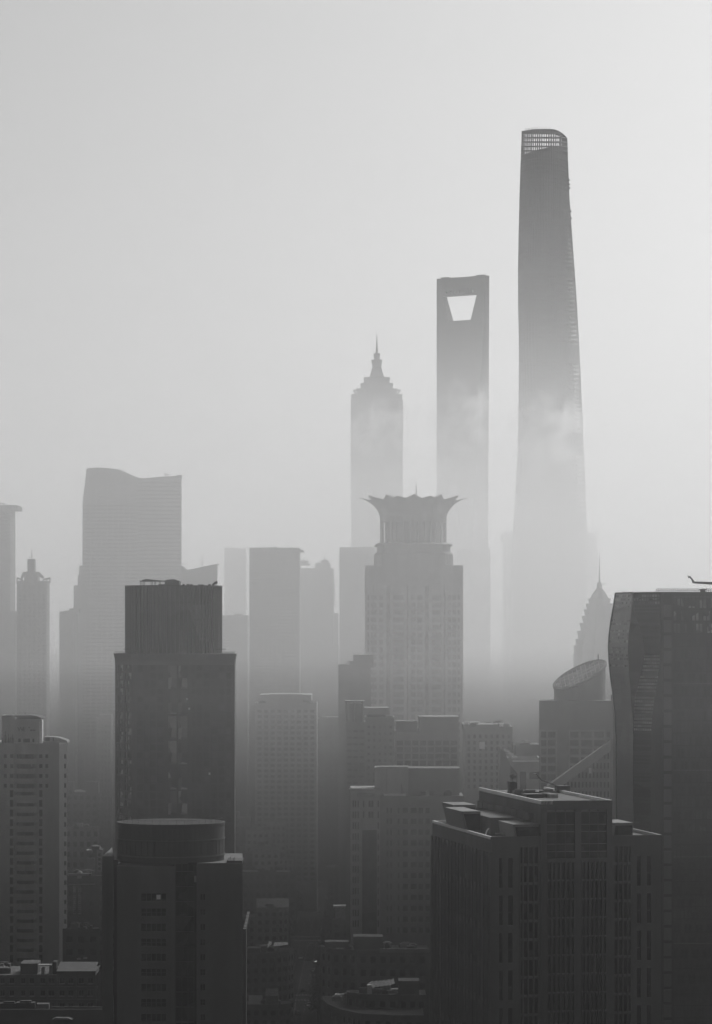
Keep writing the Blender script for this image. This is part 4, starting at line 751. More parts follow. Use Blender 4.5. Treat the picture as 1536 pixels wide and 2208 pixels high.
    for x, y in ((1.6, 12), (1.5, 31)):                            # white curved vent pipes by the left parapet
        s = MB(); q = [(x + .9 - .9*math.cos(a), y, zt + 1.5*math.sin(a)) for a in [i*math.pi/2.4/5 for i in range(6)]]
        for a, b in zip(q, q[1:]): s.tube(a, b, .16, 6)
        T.part('vent_pipe', s, 'coping')
    for x, y, l in ((3.4, 11, 1.5), (4.2, 9, 1.2)): s = MB(); s.box(x, x + l, y, y + .5, zt + .3, zt + .6); T.part('duct', s, 'white')
    roof_clutter(T, P0 + 1, P1 - 1, 18, 40, zp - .6, 6, 5, 1.0); zr = zp - .55
    s = MB(); s.box(P0 + 3.6, P0 + 5.2, 42, 44, zr, zr + 2.4); T.part('chimney', s, 'dark')
    s = MB(); s.cyl(P0 + 4.4, 42.5, zr + 2.4, zr + 3.4, .12, .12, 6); s.loft([[(P0 + 4.4 + .85*r_*math.cos(a), 42.3 + .5*r_*math.cos(a)*.3 - (1 - r_*r_)*.35, zr + 3.5 + .5*r_*math.sin(a)) for a in [2*math.pi*i/14 for i in range(14)]] for r_ in (1, .6, .15)]); T.part('satellite_dish', s, 'mid')
    bx, by = P0 + 12.8, 40
    s = MB(); s.box(bx + .4, bx + 3.2, by, by + 2.0, zr + .6, zr + 1.5); s.box(bx + .4, bx + 1, by + .3, by + 2, zr, zr + .6); s.box(bx + 2.6, bx + 3.2, by + .3, by + 2, zr, zr + .6); s.tube((bx + 1, by + 1, zr + 1.4), (bx - 2.6, by + 1, zr + 2.7), .16, 6); s.tube((bx - 2.6, by + 1, zr + 2.7), (bx - 3.8, by + 1, zr + 4.1), .14, 6); s.tube((bx - 3.7, by + 1, zr + 4.0), (bx - 4.6, by + .6, zr + 4.1), .08, 5); T.part('cleaning_crane', s, 'metal')
    for y in (39.7, 42.7): s = MB(); s.box(P0 + 6, P1 - 1, y, y + .15, zr, zr + .18); T.part('crane_rail', s, 'pale')
slot_block()

# ------------------------------------------------------------------ dark block with a round roof drum, bottom left
def drum_block():
    T = Thing('banded_drum_block', 'dark block crowned by a wide round banded drum, bottom left of centre', 'office block', 369, 650, foot=(215, 528, 40)); k = T.k; cy = 12.0; r = 118*k; n = 64; c0 = -.66                              # the drum stands back: same sight line
    za, zb = T.z(1862), T.z(1783.5); s = MB(); s.cyl(c0, cy, za - .3, zb, r - .12, r - .12, n); T.part('drum_core', s, 'dark')
    for y0, y1, e, m in ((1786.5,1783,.02,'dark'),(1813,1788,-.03,'dark'),(1816,1813.5,.08,'mid'),(1848,1817,-.03,'dark'),(1852,1848.5,.1,'mid'),(1858,1852.5,-.25,'dark')):
        s = MB(); s.cyl(c0, cy, T.z(y0), T.z(y1), r + e, r + e, n); T.part('drum_band', s, m)
    pn = MB(); pn.box(-.03, .03, -.03, .05, T.z(1847.5), T.z(1817.5)); pm = pn.mesh('seam', M['metal'])
    for i in range(48): q = 2*math.pi*i/48; link('seam', pm, T.o, (c0 + (r - .02)*math.cos(q), cy + (r - .02)*math.sin(q), 0), q + math.pi/2)
    s = MB(); s.cyl(c0, cy, zb, zb + .35, r + .05, r + .05, n); T.part('drum_rim', s, 'dark')
    s = MB(); s.cyl(c0, cy, zb + .352, zb + .36, r - .7, r - .7, n); T.part('drum_roof', s, 'asphalt')
    for i in range(40):
        q = 2*math.pi*i/40; s = MB(); s.tube((c0 + (r - .5)*math.cos(q), cy + (r - .5)*math.sin(q), zb + .3), (c0 + (r - .5)*math.cos(q), cy + (r - .5)*math.sin(q), zb + 1.1), .04, 4); T.part('railing_post', s, 'metal')
    s = MB()
    for i in range(40): p, q = 2*math.pi*i/40, 2*math.pi*(i + 1)/40; s.tube((c0 + (r - .5)*math.cos(p), cy + (r - .5)*math.sin(p), zb + 1.1), (c0 + (r - .5)*math.cos(q), cy + (r - .5)*math.sin(q), zb + 1.1), .035, 4)
    T.part('railing', s, 'metal')
    w = MB()
    def wing(x0, x1, d, yt, xs, zs, m='mid', single=80):
        g = MB(); a, b, zt = T.x(x0), T.x(x1), T.z(yt); o = facade(g, (0, d), (1, 0), a, b, -1, zt, [(T.x(p), T.x(q)) for p, q in xs], zs, .5)
        e = T.back(b, 30); g.quad((a, 30, -1), (a, d, -1), (a, d, zt), (a, 30, zt)); g.quad((b, d, -1), (e, 30, -1), (e, 30, zt), (b, d, zt)); g.quad((e, 30, -1), (a, 30, -1), (a, 30, zt), (e, 30, zt)); g.quad((a, d, zt), (b, d, zt), (e, 30, zt), (a, 30, zt))
        T.part('wall', g, m)
        for win, ww, hh in panes(T, o, (0, d), (1, 0), .45, 'dglass', single):
            for j in range(1, 5 if ww > 2 else 2): s = MB(); x = -ww/2 + ww*j/(5 if ww > 2 else 2); s.box(x - .06, x + .06, -.09, -.001, -hh/2, hh/2); s.obj('sash', M['mid'], win)
        return o
    zr = [(T.z(1943 + 32.5*i), T.z(1927 + 32.5*i)) for i in range(14)][::-1]
    wing(252, 377, 0, 1868, [(305,358)], zr); wing(424, 523, .8, 1863, [(432,442)], [(T.z(1942 + 32.5*i), T.z(1929 + 32.5*i)) for i in range(14)][::-1]); wing(218, 242, 3, 1849, [], [])
    wing(242, 252, 4.5, 1858, [], [], 'dark')
    s = MB(); s.box(T.x(377.2), T.x(423.8), 2.2, 28, -1, T.z(1862)); T.part('glazed_bay', s, 'dglass')
    for i in range(13): s = MB(); yy = 1880 + 32.6*i; s.box(T.x(377.4), T.x(417), 1.9, 2.19, T.z(yy + 1.6), T.z(yy)); T.part('floor_band', s, 'mid')
    for px in (377.4, 391, 404, 417, 422): s = MB(); s.box(T.x(px), T.x(px + 1.2), 1.75, 1.89, -1, T.z(1866)); T.part('mullion', s, 'dark')
    for i in range(5):
        for a, b in ((252.5, 376.5), (424.5, 522.5)):
            s = MB(); yy = 1902 + 65*i; d = 0 if a < 400 else .8; s.box(T.x(a), T.x(b), d - .05, d + .01, T.z(yy + 1), T.z(yy)); T.part('string_course', s, 'mid')
    s = MB(); s.box(T.x(337), T.x(346), .36, .4, T.z(1940), T.z(1930)); T.part('lit_window', s, 'lit')
    s = MB(); s.box(T.x(418), T.x(422.5), 1.6, 1.74, T.z(1904), T.z(1890)); T.part('pale_panel', s, 'white')
    s = MB(); s.box(T.x(489), T.x(522), 2, 10, T.z(1864), T.z(1858)); T.part('roof_unit', s, 'dark')
    for i in range(6): s = MB(); s.tube((T.x(490 + i*3), 1.8, T.z(1863)), (T.x(490 + i*3.2), 1.8, T.z(1855 - (i % 3)*3)), .06, 4); T.part('roof_pipe', s, 'metal')
    s = MB(); s.box(T.x(424.5), T.x(522.5), .75, 1.1, T.z(1863) + .002, T.z(1862)); T.part('coping', s, 'mid')
drum_block()

# ------------------------------------------------------------------ low apartment house at the bottom left corner
def corner_house():
    T = Thing('corner_apartment_house', 'old flat-roofed house with rows of square windows in the bottom left corner', 'apartment house', 104, 750, foot=(-60, 214, 26)); k = T.k; D = 20
    w = MB(); a, b, zt = T.x(-60), T.x(208), T.z(2103)
    xs = [(T.x(p), T.x(q)) for p, q in ((-50,-42),(-26,-18),(1.5,9.5),(21,30),(45.5,54),(64,73),(87,97),(105,117),(128.5,139),(147,158),(170,180),(189,200))]
    zs = [(T.z(y + 11), T.z(y)) for y in (2110, 2136.5, 2164, 2191, 2218)][::-1]
    o = facade(w, (0, 0), (1, 0), a, b, -1, zt, xs, zs, .3)
    for win, ww, hh in panes(T, o, (0, 0), (1, 0), .28, 'dglass', 80):      # sill and middle mullion of each window
        s = MB(); s.box(-ww/2 - .1, ww/2 + .1, -.41, -.23, -hh/2 - .22, -hh/2 - .04); s.obj('sill', M['pale'], win); s = MB(); s.box(-.05, .05, -.05, -.001, -hh/2, hh/2); s.obj('frame', M['mid'], win)
    e = T.back(b, D); w.quad((b, 0, -1), (e, D, -1), (e, D, zt), (b, 0, zt)); w.quad((e, D, -1), (a, D, -1), (a, D, zt), (e, D, zt)); w.quad((a, D, -1), (a, 0, -1), (a, 0, zt), (a, D, zt)); w.quad((a, 0, zt), (b, 0, zt), (e, D, zt), (a, D, zt)); T.part('wall', w, 'mid')
    for y in (2128, 2155, 2182): s = MB(); s.box(a, b + .3, -.3, .01, T.z(y + 2), T.z(y)); T.part('floor_ledge', s, 'mid')
    for p in (100, 121, 162, 205): s = MB(); s.box(T.x(p), T.x(p + 2.4), -.22, .02, -1, zt - .3); T.part('downpipe_pier', s, 'mid')
    s = MB(); s.box(T.x(122), T.x(208), -1.0, 12, T.z(2095), T.z(2093.5)); s.box(T.x(122), T.x(206), -.2, 11, zt - .1, T.z(2095)); T.part('roof_slab', s, 'mid')
    s = MB(); s.add([(T.x(123), -1, T.z(2095)), (T.x(206), -1, T.z(2095)), (T.x(206), 8, T.z(2082)), (T.x(123), 8, T.z(2082))], [(0,1,2,3)]); s.add([(T.x(123), 8, T.z(2082)), (T.x(206), 8, T.z(2082)), (T.x(206), 12, T.z(2095)), (T.x(123), 12, T.z(2095))], [(0,1,2,3)]); T.part('pitched_roof', s, 'roof')
    s = MB(); s.box(T.x(42), T.x(79), 2, 10, zt - .1, T.z(2080)); T.part('roof_storey', s, 'mid')
    for px, h in ((88, 2088), (105, 2086)): s = MB(); s.box(T.x(px), T.x(px + 6), 1, 3, zt - .1, T.z(h)); T.part('roof_door', s, 'pale')
    s = MB(); s.box(T.x(81), T.x(111), .8, 3.6, T.z(2083.5), T.z(2082)); T.part('roof_canopy', s, 'white')
    s = MB(); s.box(T.x(112), T.x(120), 2, 5, zt - .1, T.z(2076)); T.part('chimney', s, 'dark')
    roof_clutter(T, T.x(-50), T.x(40), 2, 14, zt, 7, 77, 1.6)
corner_house()
t = block('rear_corner_house', 'low house wall and awnings right behind the bottom left corner', 'house', -40, 230, 2186, 700, 5, 'mid', 9, 30, .4, .35, 2210, clutter=4)
s = MB(); s.front([(t.x(115), t.z(2196)), (t.x(158), t.z(2196)), (t.x(150), t.z(2192)), (t.x(122), t.z(2192))], -3, -.1); t.part('awning', s, 'pale')

# ------------------------------------------------------------------ streets
def strip(name, pts, half, z, m, kind='structure'):
    s = MB(); n = len(pts); L = []
    for i, (x, y) in enumerate(pts):
        a = Vector(pts[max(0, i-1)]); b = Vector(pts[min(n-1, i+1)]); d = (b - a).normalized(); L.append(((x - d.y*half, y + d.x*half), (x + d.y*half, y - d.x*half)))
    for (a, b), (c, d) in zip(L, L[1:]): s.quad((*b, z), (*d, z), (*c, z), (*a, z))
    o = s.obj(name, M[m]); o['kind'] = kind; return o
MAIN = [(-24.5, 1000), (-23.5, 1217), (-22, 1500), (-20.5, 1800), (-20, 2150), (-26, 2600), (-40, 3200)]
strip('pavement', MAIN, 11.5, .12, 'pave')
strip('main_road', MAIN, 7.6, .128, 'asphalt')
for i, y in enumerate((1300, 1545, 1830, 2120, 2560)):
    strip('side_road', [(-700, y - 30), (-300, y - 12), (-22, y), (300, y + 16), (800, y + 40)], 5.5, .004 + .12 * 0 + .132 * 0 + i * .0005 + .008, 'asphalt')
mk = MB()
for y in range(1180, 2150, 9):
    xc = interp([(p[1], p[0]) for p in MAIN], y); mk.quad((xc - .1, y, .133), (xc + .1, y, .133), (xc + .1, y + 4, .133), (xc - .1, y + 4, .133))
    for e in (-3.7, 3.7): mk.quad((xc + e - .08, y, .133), (xc + e + .08, y, .133), (xc + e + .08, y + 3, .133), (xc + e - .08, y + 3, .133))
o = mk.obj('lane_marking', M['paint']); o['kind'] = 'structure'
cw = MB()
for y in (1291, 1309, 1536, 1555, 1821, 1840):
    xc = interp([(p[1], p[0]) for p in MAIN], y)
    for i in range(11): cw.quad((xc - 6.6 + i*1.2, y, .134), (xc - 6.0 + i*1.2, y, .134), (xc - 6.0 + i*1.2, y + 3, .134), (xc - 6.6 + i*1.2, y + 3, .134))
o = cw.obj('crossing_marking', M['paint']); o['kind'] = 'structure'

# ------------------------------------------------------------------ mid-rise houses along the street, near
def arc_house(name, label, pts, yt, Y, floors, pitch_m, m='mid', bays=3, group=None, hf=.5, wf=.55, single=70, roofm='asphalt'):
    """street house with a faceted plan: PTS = (px, depth m) along its front"""
    T = Thing(name, label, 'house', pts[0][0], Y, foot=(min(p for p, d in pts), max(p for p, d in pts), 26)); zt = T.z(yt); w = MB()
    P = [(T.x(p), d) for p, d in pts]; back = max(d for p, d in pts) + 14; left = single
    zs = [(zt - 1.2 - pitch_m*i - pitch_m*hf, zt - 1.2 - pitch_m*i) for i in range(floors) if zt - 1.2 - pitch_m*i - pitch_m*hf > .5][::-1]
    for (x0, y0), (x1, y1) in zip(P, P[1:]):
        v = Vector((x1 - x0, y1 - y0)); L = v.length; U = (v.x/L, v.y/L); n = max(1, int(round(L/3.2)))
        o = facade(w, (x0, y0), U, 0, L, -1, zt, cells(n, 0, L, wf), zs, .3); panes(T, o, (x0, y0), U, .28, 'dglass', left); left = max(0, left - len(o))
    (xa, ya), (xb, yb) = P[0], P[-1]
    xl, xr_ = (T.back(xa, back) if xa + T.o.location.x > 0 else xa), (T.back(xb, back) if xb + T.o.location.x < 0 else xb)
    w.quad((xl, back, -1), (xa, ya, -1), (xa, ya, zt), (xl, back, zt)); w.quad((xb, yb, -1), (xr_, back, -1), (xr_, back, zt), (xb, yb, zt)); w.quad((xr_, back, -1), (xl, back, -1), (xl, back, zt), (xr_, back, zt)); T.part('wall', w, m)
    s = MB(); s.add([(x, y, zt - .05) for x, y in P] + [(xr_, back, zt - .05), (xl, back, zt - .05)], [tuple(range(len(P) + 2))]); T.part('roof', s, roofm)
    s = MB()
    for (x0, y0), (x1, y1) in zip(P, P[1:]): s.add([(x0, y0 - .3, zt), (x1, y1 - .3, zt), (x1, y1 + .1, zt), (x0, y0 + .1, zt), (x0, y0 - .3, zt + .9), (x1, y1 - .3, zt + .9), (x1, y1 + .1, zt + .9), (x0, y0 + .1, zt + .9)], [(0,1,5,4),(1,2,6,5),(2,3,7,6),(3,0,4,7),(4,5,6,7),(3,2,1,0)])
    T.part('cornice', s, m); roof_clutter(T, min(x for x, y in P) + 1, max(x for x, y in P) - 2, max(y for x, y in P) - 2, back - 1, zt - .05, 9, int(Y) + int(yt), 2.4); return T, zt, P, back
def gable(T, x0, x1, y0, y1, z, h, m='tile'):
    s = MB(); xm = (y0 + y1)/2; s.add([(x0, y0, z), (x1, y0, z), (x1, xm, z + h), (x0, xm, z + h), (x0, y1, z), (x1, y1, z)], [(0,1,2,3),(3,2,5,4),(0,3,4),(1,5,2)]); T.part('pitched_roof', s, m)
T, zt, P, bk = arc_house('curved_corner_house', 'curved corner house with a light canopy roof, right beside the banded drum block', [(527,0),(560,2),(595,5),(620,10),(632,16)], 2062, 1150, 10, 3.3, 'mid')
for i, (x0, x1, y0, y1) in enumerate(((588, 620, 2042, 2046), (575, 585, 2040, 2050))):
    s = MB(); s.add([(T.x(x0), 8, T.z(y1)), (T.x(x1), 11, T.z(y0 + 2)), (T.x(x1 - 2), 17, T.z(y0)), (T.x(x0 + 2), 15, T.z(y0 - 1))], [(0,1,2,3)]); T.part('canopy', s, 'coping')
for x0, x1, h in ((532, 560, 2050), (562, 574, 2046)): s = MB(); s.box(T.x(x0), T.x(x1), 8, 15, zt - .1, T.z(h)); T.part('roof_storey', s, 'mid')
T, zt, P, bk = arc_house('white_dormer_house', 'white-walled house with a dormer gable left of the street', [(552,0),(600,1.5),(622,4)], 1962, 1420, 7, 3.4, 'pale'); gable(T, P[0][0], P[-1][0], 3, 16, zt, 4)
T, zt, P, bk = arc_house('long_cornice_house', 'long house with a white roof edge and square windows, right of the banded drum block', [(522,0),(590,0),(640,1)], 1881, 1560, 8, 4.2, 'mid')
s = MB(); s.box(T.x(522), T.x(556), -.9, -.35, zt + .2, zt + 1.0); s.box(T.x(596), T.x(625), -.9, -.35, zt + .2, zt + .8); T.part('coping', s, 'coping')
T, zt, P, bk = arc_house('pillared_street_house', 'tall narrow house with a projecting roof left of the white-walled apartment block', [(708,0),(745,0)], 1876, 1650, 12, 3.2, 'mid')
s = MB(); s.box(T.x(703), T.x(748), -1.5, 8, zt + .95, zt + 1.7); T.part('roof_slab', s, 'pale')
T, zt, P, bk = arc_house('white_kiosk_house', 'small house with a white gable box at the foot of the white-walled apartment block', [(716,0),(758,0)], 1988, 1330, 6, 3.2, 'mid')
s = MB(); s.box(T.x(723), T.x(745), 1, 6, zt - .05, T.z(1957)); T.part('roof_storey', s, 'white'); s = MB(); s.box(T.x(719), T.x(752), .6, 6.4, T.z(1957), T.z(1954)); T.part('roof_slab', s, 'coping')
T, zt, P, bk = arc_house('stepped_street_house', 'broad stepped house with a row of dark windows, below the white-walled apartment block', [(690,12),(715,5),(770,0),(925,0)], 2055, 1060, 9, 4.2, 'mid', single=90)
s = MB(); s.box(T.x(762), T.x(826), 3, 12, zt - .1, T.z(2022)); T.part('roof_storey', s, 'mid'); roof_clutter(T, T.x(700), T.x(920), 4, 20, zt, 12, 19, 2.2)
s = MB(); s.box(T.x(700), T.x(752), 7, 14, zt - .1, T.z(2036)); T.part('roof_storey', s, 'mid')
s = MB(); s.box(T.x(820), T.x(925), -1.0, -.31, zt + .1, zt + 1.4); T.part('coping', s, 'pale')
T, zt, P, bk = arc_house('ridged_canopy_house', 'house with pale folded canopy sheets on its roof, below the broad stepped house', [(748,8),(790,2),(860,0),(920,0)], 2152, 1010, 9, 3.6, 'mid', single=60)
for i in range(6): s = MB(); x = 795 + i*9; s.add([(T.x(x), 4, T.z(2136 - i*1.6)), (T.x(x + 12), 5, T.z(2131 - i*1.2)), (T.x(x + 10), 12, T.z(2124 - i)), (T.x(x), 11, T.z(2128 - i))], [(0,1,2,3)]); T.part('canopy_sheet', s, 'white')
s = MB(); s.box(T.x(792), T.x(802), 3, 6, zt, T.z(2127)); T.part('roof_tank', s, 'coping'); s = MB(); s.box(T.x(860), T.x(905), 3, 12, zt - .1, T.z(2118)); T.part('roof_storey', s, 'mid')
T, zt, P, bk = arc_house('curved_terrace_house', 'long curving terrace with closely spaced windows at the bottom right of the street', [(690,46),(705,30),(735,15),(780,4),(850,0),(915,0)], 2196, 985, 9, 3.4, 'mid', single=120, wf=.5)
T, zt, P, bk = arc_house('rooftop_gable_house', 'low house with small gables at the bottom edge, left of the street', [(524,0),(600,0),(628,4)], 2172, 1120, 6, 3.3, 'mid'); gable(T, T.x(535), T.x(565), 3, 12, zt, 3.2); s = MB(); s.box(T.x(572), T.x(600), 3, 10, zt - .1, T.z(2150)); T.part('roof_storey', s, 'pale'); gable(T, T.x(572), T.x(600), 3, 10, T.z(2150), 2.2)
# the pale glazed strip on the flank of the drum block
T = Thing('slanted_skylight_strip', 'bright slanted strip of glass squares on a narrow wall beside the banded drum block', 'skylight', 532, 720, foot=(523, 545, 6))
s = MB(); s.box(T.x(524), T.x(531), .3, 4, -1, T.z(2004)); T.part('wall', s, 'dark')
for i in range(5):
    s = MB(); y0 = 2000 - i*6.5; sx = 526 + i*1.35
    s.add([(T.x(sx), .25 + i*.6, T.z(y0)), (T.x(sx + 5.4), .25 + i*.6, T.z(y0)), (T.x(sx + 6.4), .75 + i*.6, T.z(y0 - 5.4)), (T.x(sx + 1.0), .75 + i*.6, T.z(y0 - 5.4)), (T.x(sx), .5 + i*.6, T.z(y0) - .1), (T.x(sx + 5.4), .5 + i*.6, T.z(y0) - .1), (T.x(sx + 6.4), 1 + i*.6, T.z(y0 - 5.4) - .1), (T.x(sx + 1), 1 + i*.6, T.z(y0 - 5.4) - .1)], [(0,1,2,3),(7,6,5,4),(0,4,5,1),(1,5,6,2),(2,6,7,3),(3,7,4,0)]); T.part('pane', s, 'coping')
s = MB(); s.add([(T.x(525.5), 0.9, T.z(2002)), (T.x(531), .9, T.z(2002)), (T.x(538), 4, T.z(1967)), (T.x(532), 4, T.z(1967))], [(0,1,2,3)]); T.part('frame', s, 'metal')
# left gap, between the white tower and the drum block
T, zt, P, bk = arc_house('twin_stair_house', 'pale house with a round-windowed stair tower, between the white tower and banded drum block', [(186,0),(222,0)], 1838, 1250, 8, 3.4, 'mid', wf=.35)
s = MB(); s.box(T.x(188), T.x(205), -1.2, 4, T.z(1880), T.z(1850)); s.box(T.x(188), T.x(200), -1.3, 3, T.z(1838), T.z(1834)); T.part('stair_tower', s, 'pale'); s = MB(); s.box(T.x(187), T.x(199), -1.5, 3, T.z(1834), T.z(1832.5)); T.part('roof_slab', s, 'coping')
s = MB(); s.box(T.x(209), T.x(221), -.8, 4, T.z(1880), T.z(1832)); f = T.part('stair_wing', s, 'pale')
for i in range(4): s = MB(); s.cyl(0, 0, 0, .1, .55, .55, 10); o = s.obj('window', M['dglass'], f, (T.x(215), -.82, T.z(1843 + i*10))); o.rotation_euler = (math.pi/2, 0, 0)
T, zt, P, bk = arc_house('lattice_scaffold_house', 'dark house with two strips of lattice balconies between the white tower and drum block', [(140,0),(232,0)], 1894, 1120, 8, 3.3, 'dark', wf=.4, single=40)
for px in (158, 169):
    for i in range(14): s = MB(); s.box(T.x(px), T.x(px + 6), -1.0, .0, T.z(1914 + i*4.4), T.z(1911.4 + i*4.4)); T.part('balcony', s, 'white' if i % 3 else 'pale')
s = MB(); s.box(T.x(140), T.x(192), -.8, .2, zt + .9, zt + 1.6); s.box(T.x(150), T.x(205), -.9, .1, T.z(1908), T.z(1906)); T.part('coping', s, 'pale')
T, zt, P, bk = arc_house('bridge_roof_house', 'wide low house with a flat pale parapet between white tower and ribbed drum tower', [(138,0),(215,0)], 1787, 1450, 8, 4.5, 'pale', single=40)
T, zt, P, bk = arc_house('notch_roof_house', 'house with a bright notch in its roofline behind the white tower', [(140,0),(212,0)], 1712, 1750, 9, 4, 'mid', single=30)
s = MB(); s.box(T.x(161), T.x(184), -.5, 6, zt + .9, zt + 1.7); T.part('coping', s, 'coping'); s = MB(); s.box(T.x(140), T.x(158), 1, 9, zt, T.z(1687)); s.box(T.x(184), T.x(212), 1, 9, zt, T.z(1686)); T.part('roof_storey', s, 'mid')
T, zt, P, bk = arc_house('dark_foot_house', 'dark low house right of the white apartment tower, above the corner house roof', [(135,0),(215,0)], 2010, 880, 5, 3.3, 'dark', single=30); roof_clutter(T, T.x(140), T.x(210), 2, 12, zt, 8, 3, 1.5)
s = MB(); s.tube((T.x(162), 4, zt + .5), (T.x(175), 4, zt + 2.2), .25, 5); s.tube((T.x(175), 4, zt + 2.2), (T.x(190), 4, zt + .9), .25, 5); T.part('barrel_roof', s, 'mid')
for px, py in ((166, 2066), (180, 2064)): s = MB(); s.box(T.x(px), T.x(px + 8), -.4, .0, T.z(py + 4), T.z(py)); T.part('awning', s, 'white')

# ------------------------------------------------------------------ the low city: houses and flats in the haze
def free(x0, x1, y0, y1):
    if any(x0 < b and x1 > a and y0 < d and y1 > c for a, b, c, d in FOOT): return False
    ym = (y0 + y1)/2; xr = interp([(p[1], p[0]) for p in MAIN], ym)
    if x0 < xr + 12 and x1 > xr - 12: return False
    for y in (1300, 1545, 1830, 2120, 2560):
        yr = y + (x0 + 22)*.05
        if y0 < yr + 7 and y1 > yr - 7: return False
    return True
def proto_house(L, Wd, h, rh, n, m):
    """parts of one gabled terrace house as shared meshes"""
    w = MB(); a = -L/2; ops = facade(w, (0, 0), (1, 0), a, -a, 0, h, cells(n, a, -a, .45), [(1 + 3.1*i, 2.5 + 3.1*i) for i in range(int(h/3.1))], .25)
    w.quad((a, Wd, 0), (a, 0, 0), (a, 0, h), (a, Wd, h)); w.quad((-a, 0, 0), (-a, Wd, 0), (-a, Wd, h), (-a, 0, h)); w.quad((-a, Wd, 0), (a, Wd, 0), (a, Wd, h), (-a, Wd, h)); w.add([(a, 0, h), (a, Wd, h), (a, Wd/2, h + rh)], [(0, 2, 1)]); w.add([(-a, 0, h), (-a, Wd, h), (-a, Wd/2, h + rh)], [(0, 1, 2)])
    rf = MB(); e = .5; rf.add([(a - e, -e, h - .1), (-a + e, -e, h - .1), (-a + e, Wd/2, h + rh + .2), (a - e, Wd/2, h + rh + .2), (a - e, Wd + e, h - .1), (-a + e, Wd + e, h - .1)], [(0,1,2,3),(3,2,5,4)])
    g = MB()
    for p, q, c, d in ops: g.quad((p, .22, c), (q, .22, c), (q, .22, d), (p, .22, d))
    ch = MB(); ch.box(a*.5, a*.5 + .9, Wd*.6, Wd*.6 + .7, h + rh*.4, h + rh + 1.4)
    return [('wall', w.mesh('wall', M['hwall'])), ('roof', rf.mesh('roof', M['tile'])), ('glazing', g.mesh('glazing', M['dglass'])), ('chimney', ch.mesh('chimney', M['mid']))], L, Wd
def proto_flat(L, Wd, h, n, m):
    w = MB(); a = -L/2; ops = facade(w, (0, 0), (1, 0), a, -a, 0, h, cells(n, a, -a, .5), [(1 + 3.3*i, 2.6 + 3.3*i) for i in range(int(h/3.3))], .3)
    w.quad((a, Wd, 0), (a, 0, 0), (a, 0, h), (a, Wd, h)); w.quad((-a, 0, 0), (-a, Wd, 0), (-a, Wd, h), (-a, 0, h)); w.quad((-a, Wd, 0), (a, Wd, 0), (a, Wd, h), (-a, Wd, h))
    rf = MB(); rf.quad((a, 0, h - .4), (-a, 0, h - .4), (-a, Wd, h - .4), (a, Wd, h - .4))
    g = MB()
    for p, q, c, d in ops: g.quad((p, .27, c), (q, .27, c), (q, .27, d), (p, .27, d))
    u = MB(); u.box(a*.6, a*.1, Wd*.3, Wd*.7, h - .4, h + 2.6); u.box(-a*.4, -a*.7, Wd*.4, Wd*.6, h - .4, h + 1.1)
    cp = MB(); cp.box(a - .15, -a + .15, -.15, .2, h, h + .5)
    return [('wall', w.mesh('wall', M['hwall'])), ('roof', rf.mesh('roof', M['hroof'])), ('glazing', g.mesh('glazing', M['dglass'])), ('roof_unit', u.mesh('roof_unit', M['mid'])), ('parapet', cp.mesh('parapet', M['pale']))], L, Wd
def place(proto, name, label, cat, group, x, y, yaw):
    parts, L, Wd = proto
    o = bpy.data.objects.new(name, None); COL.objects.link(o); o.location = (x, y, 0); o.rotation_euler = (0, 0, yaw); o['label'] = label; o['category'] = cat; o['group'] = group
    for n, me in parts: link(n, me, o, kind='stuff' if n == 'glazing' else None)
H = [proto_house(14, 9, 7, 3.2, 5, 'mid'), proto_house(20, 10, 9.5, 3.5, 7, 'pale'), proto_house(10, 8, 6.5, 2.8, 3, 'mid'), proto_house(26, 11, 10, 3.6, 9, 'mid')]
FT = [proto_flat(22, 13, 17, 7, 'mid'), proto_flat(30, 14, 21, 10, 'pale'), proto_flat(16, 14, 27, 5, 'mid'), proto_flat(40, 13, 18, 13, 'mid')]
rnd = random.Random(11); nh = nf = 0
for px, Y, L_, h, w_ in ((518, 1655, 11, 50, 'pale with a stair hut, tallest of the six'), (556, 1648, 12, 44, 'broad, second from the left in the back row'), (596, 1655, 10, 48, 'narrow, right end of the back row'), (532, 1602, 12, 36, 'low, left end of the front row'), (574, 1598, 13, 39, 'widest, middle of the front row'), (612, 1605, 9, 33, 'smallest, next to the street')):
    pr = proto_flat(L_, 12, h, 4, 'mid'); x = wx(px, Y); FOOT.append((x - L_/2 - 1, x + L_/2 + 1, Y - 1, Y + 13))
    place(pr, 'street_flats', 'flats below the grid-fronted block, ' + w_, 'block of flats', 'flats at the foot of the grid-fronted block', x, Y, rnd.uniform(-.06, .06))
for band, (pa, pb, ya, yb, n) in enumerate(((505, 765, 1230, 2300, 900), (505, 765, 2300, 4200, 260), (130, 250, 1250, 3600, 330), (985, 1180, 1500, 3600, 60), (-60, 160, 2100, 4200, 60), (390, 560, 2300, 4200, 40))):
    for i in range(n):
        Y = ya + (yb - ya)*rnd.random()**1.3; px = rnd.uniform(pa, pb); x = wx(px, Y); tall = rnd.random() < (.22 if Y < 2300 else .4)
        pr = rnd.choice(FT if tall else H); L, Wd = pr[1], pr[2]
        if not free(x - L/2 - 1, x + L/2 + 1, Y - 1, Y + Wd + 1): continue
        FOOT.append((x - L/2 - 1, x + L/2 + 1, Y - 1.5, Y + Wd + 1.5))
        if tall: place(pr, 'low_flats', 'flat-roofed low block of flats among the misty streets below', 'block of flats', 'low flats in the misty streets', x, Y, rnd.uniform(-.1, .1)); nf += 1
        else: place(pr, 'gabled_house', 'small gable-roofed terrace house among the misty streets below', 'house', 'gabled houses in the misty streets', x, Y, rnd.choice([0, 0, .05, -.12])); nh += 1
print('houses', nh, 'flats', nf)

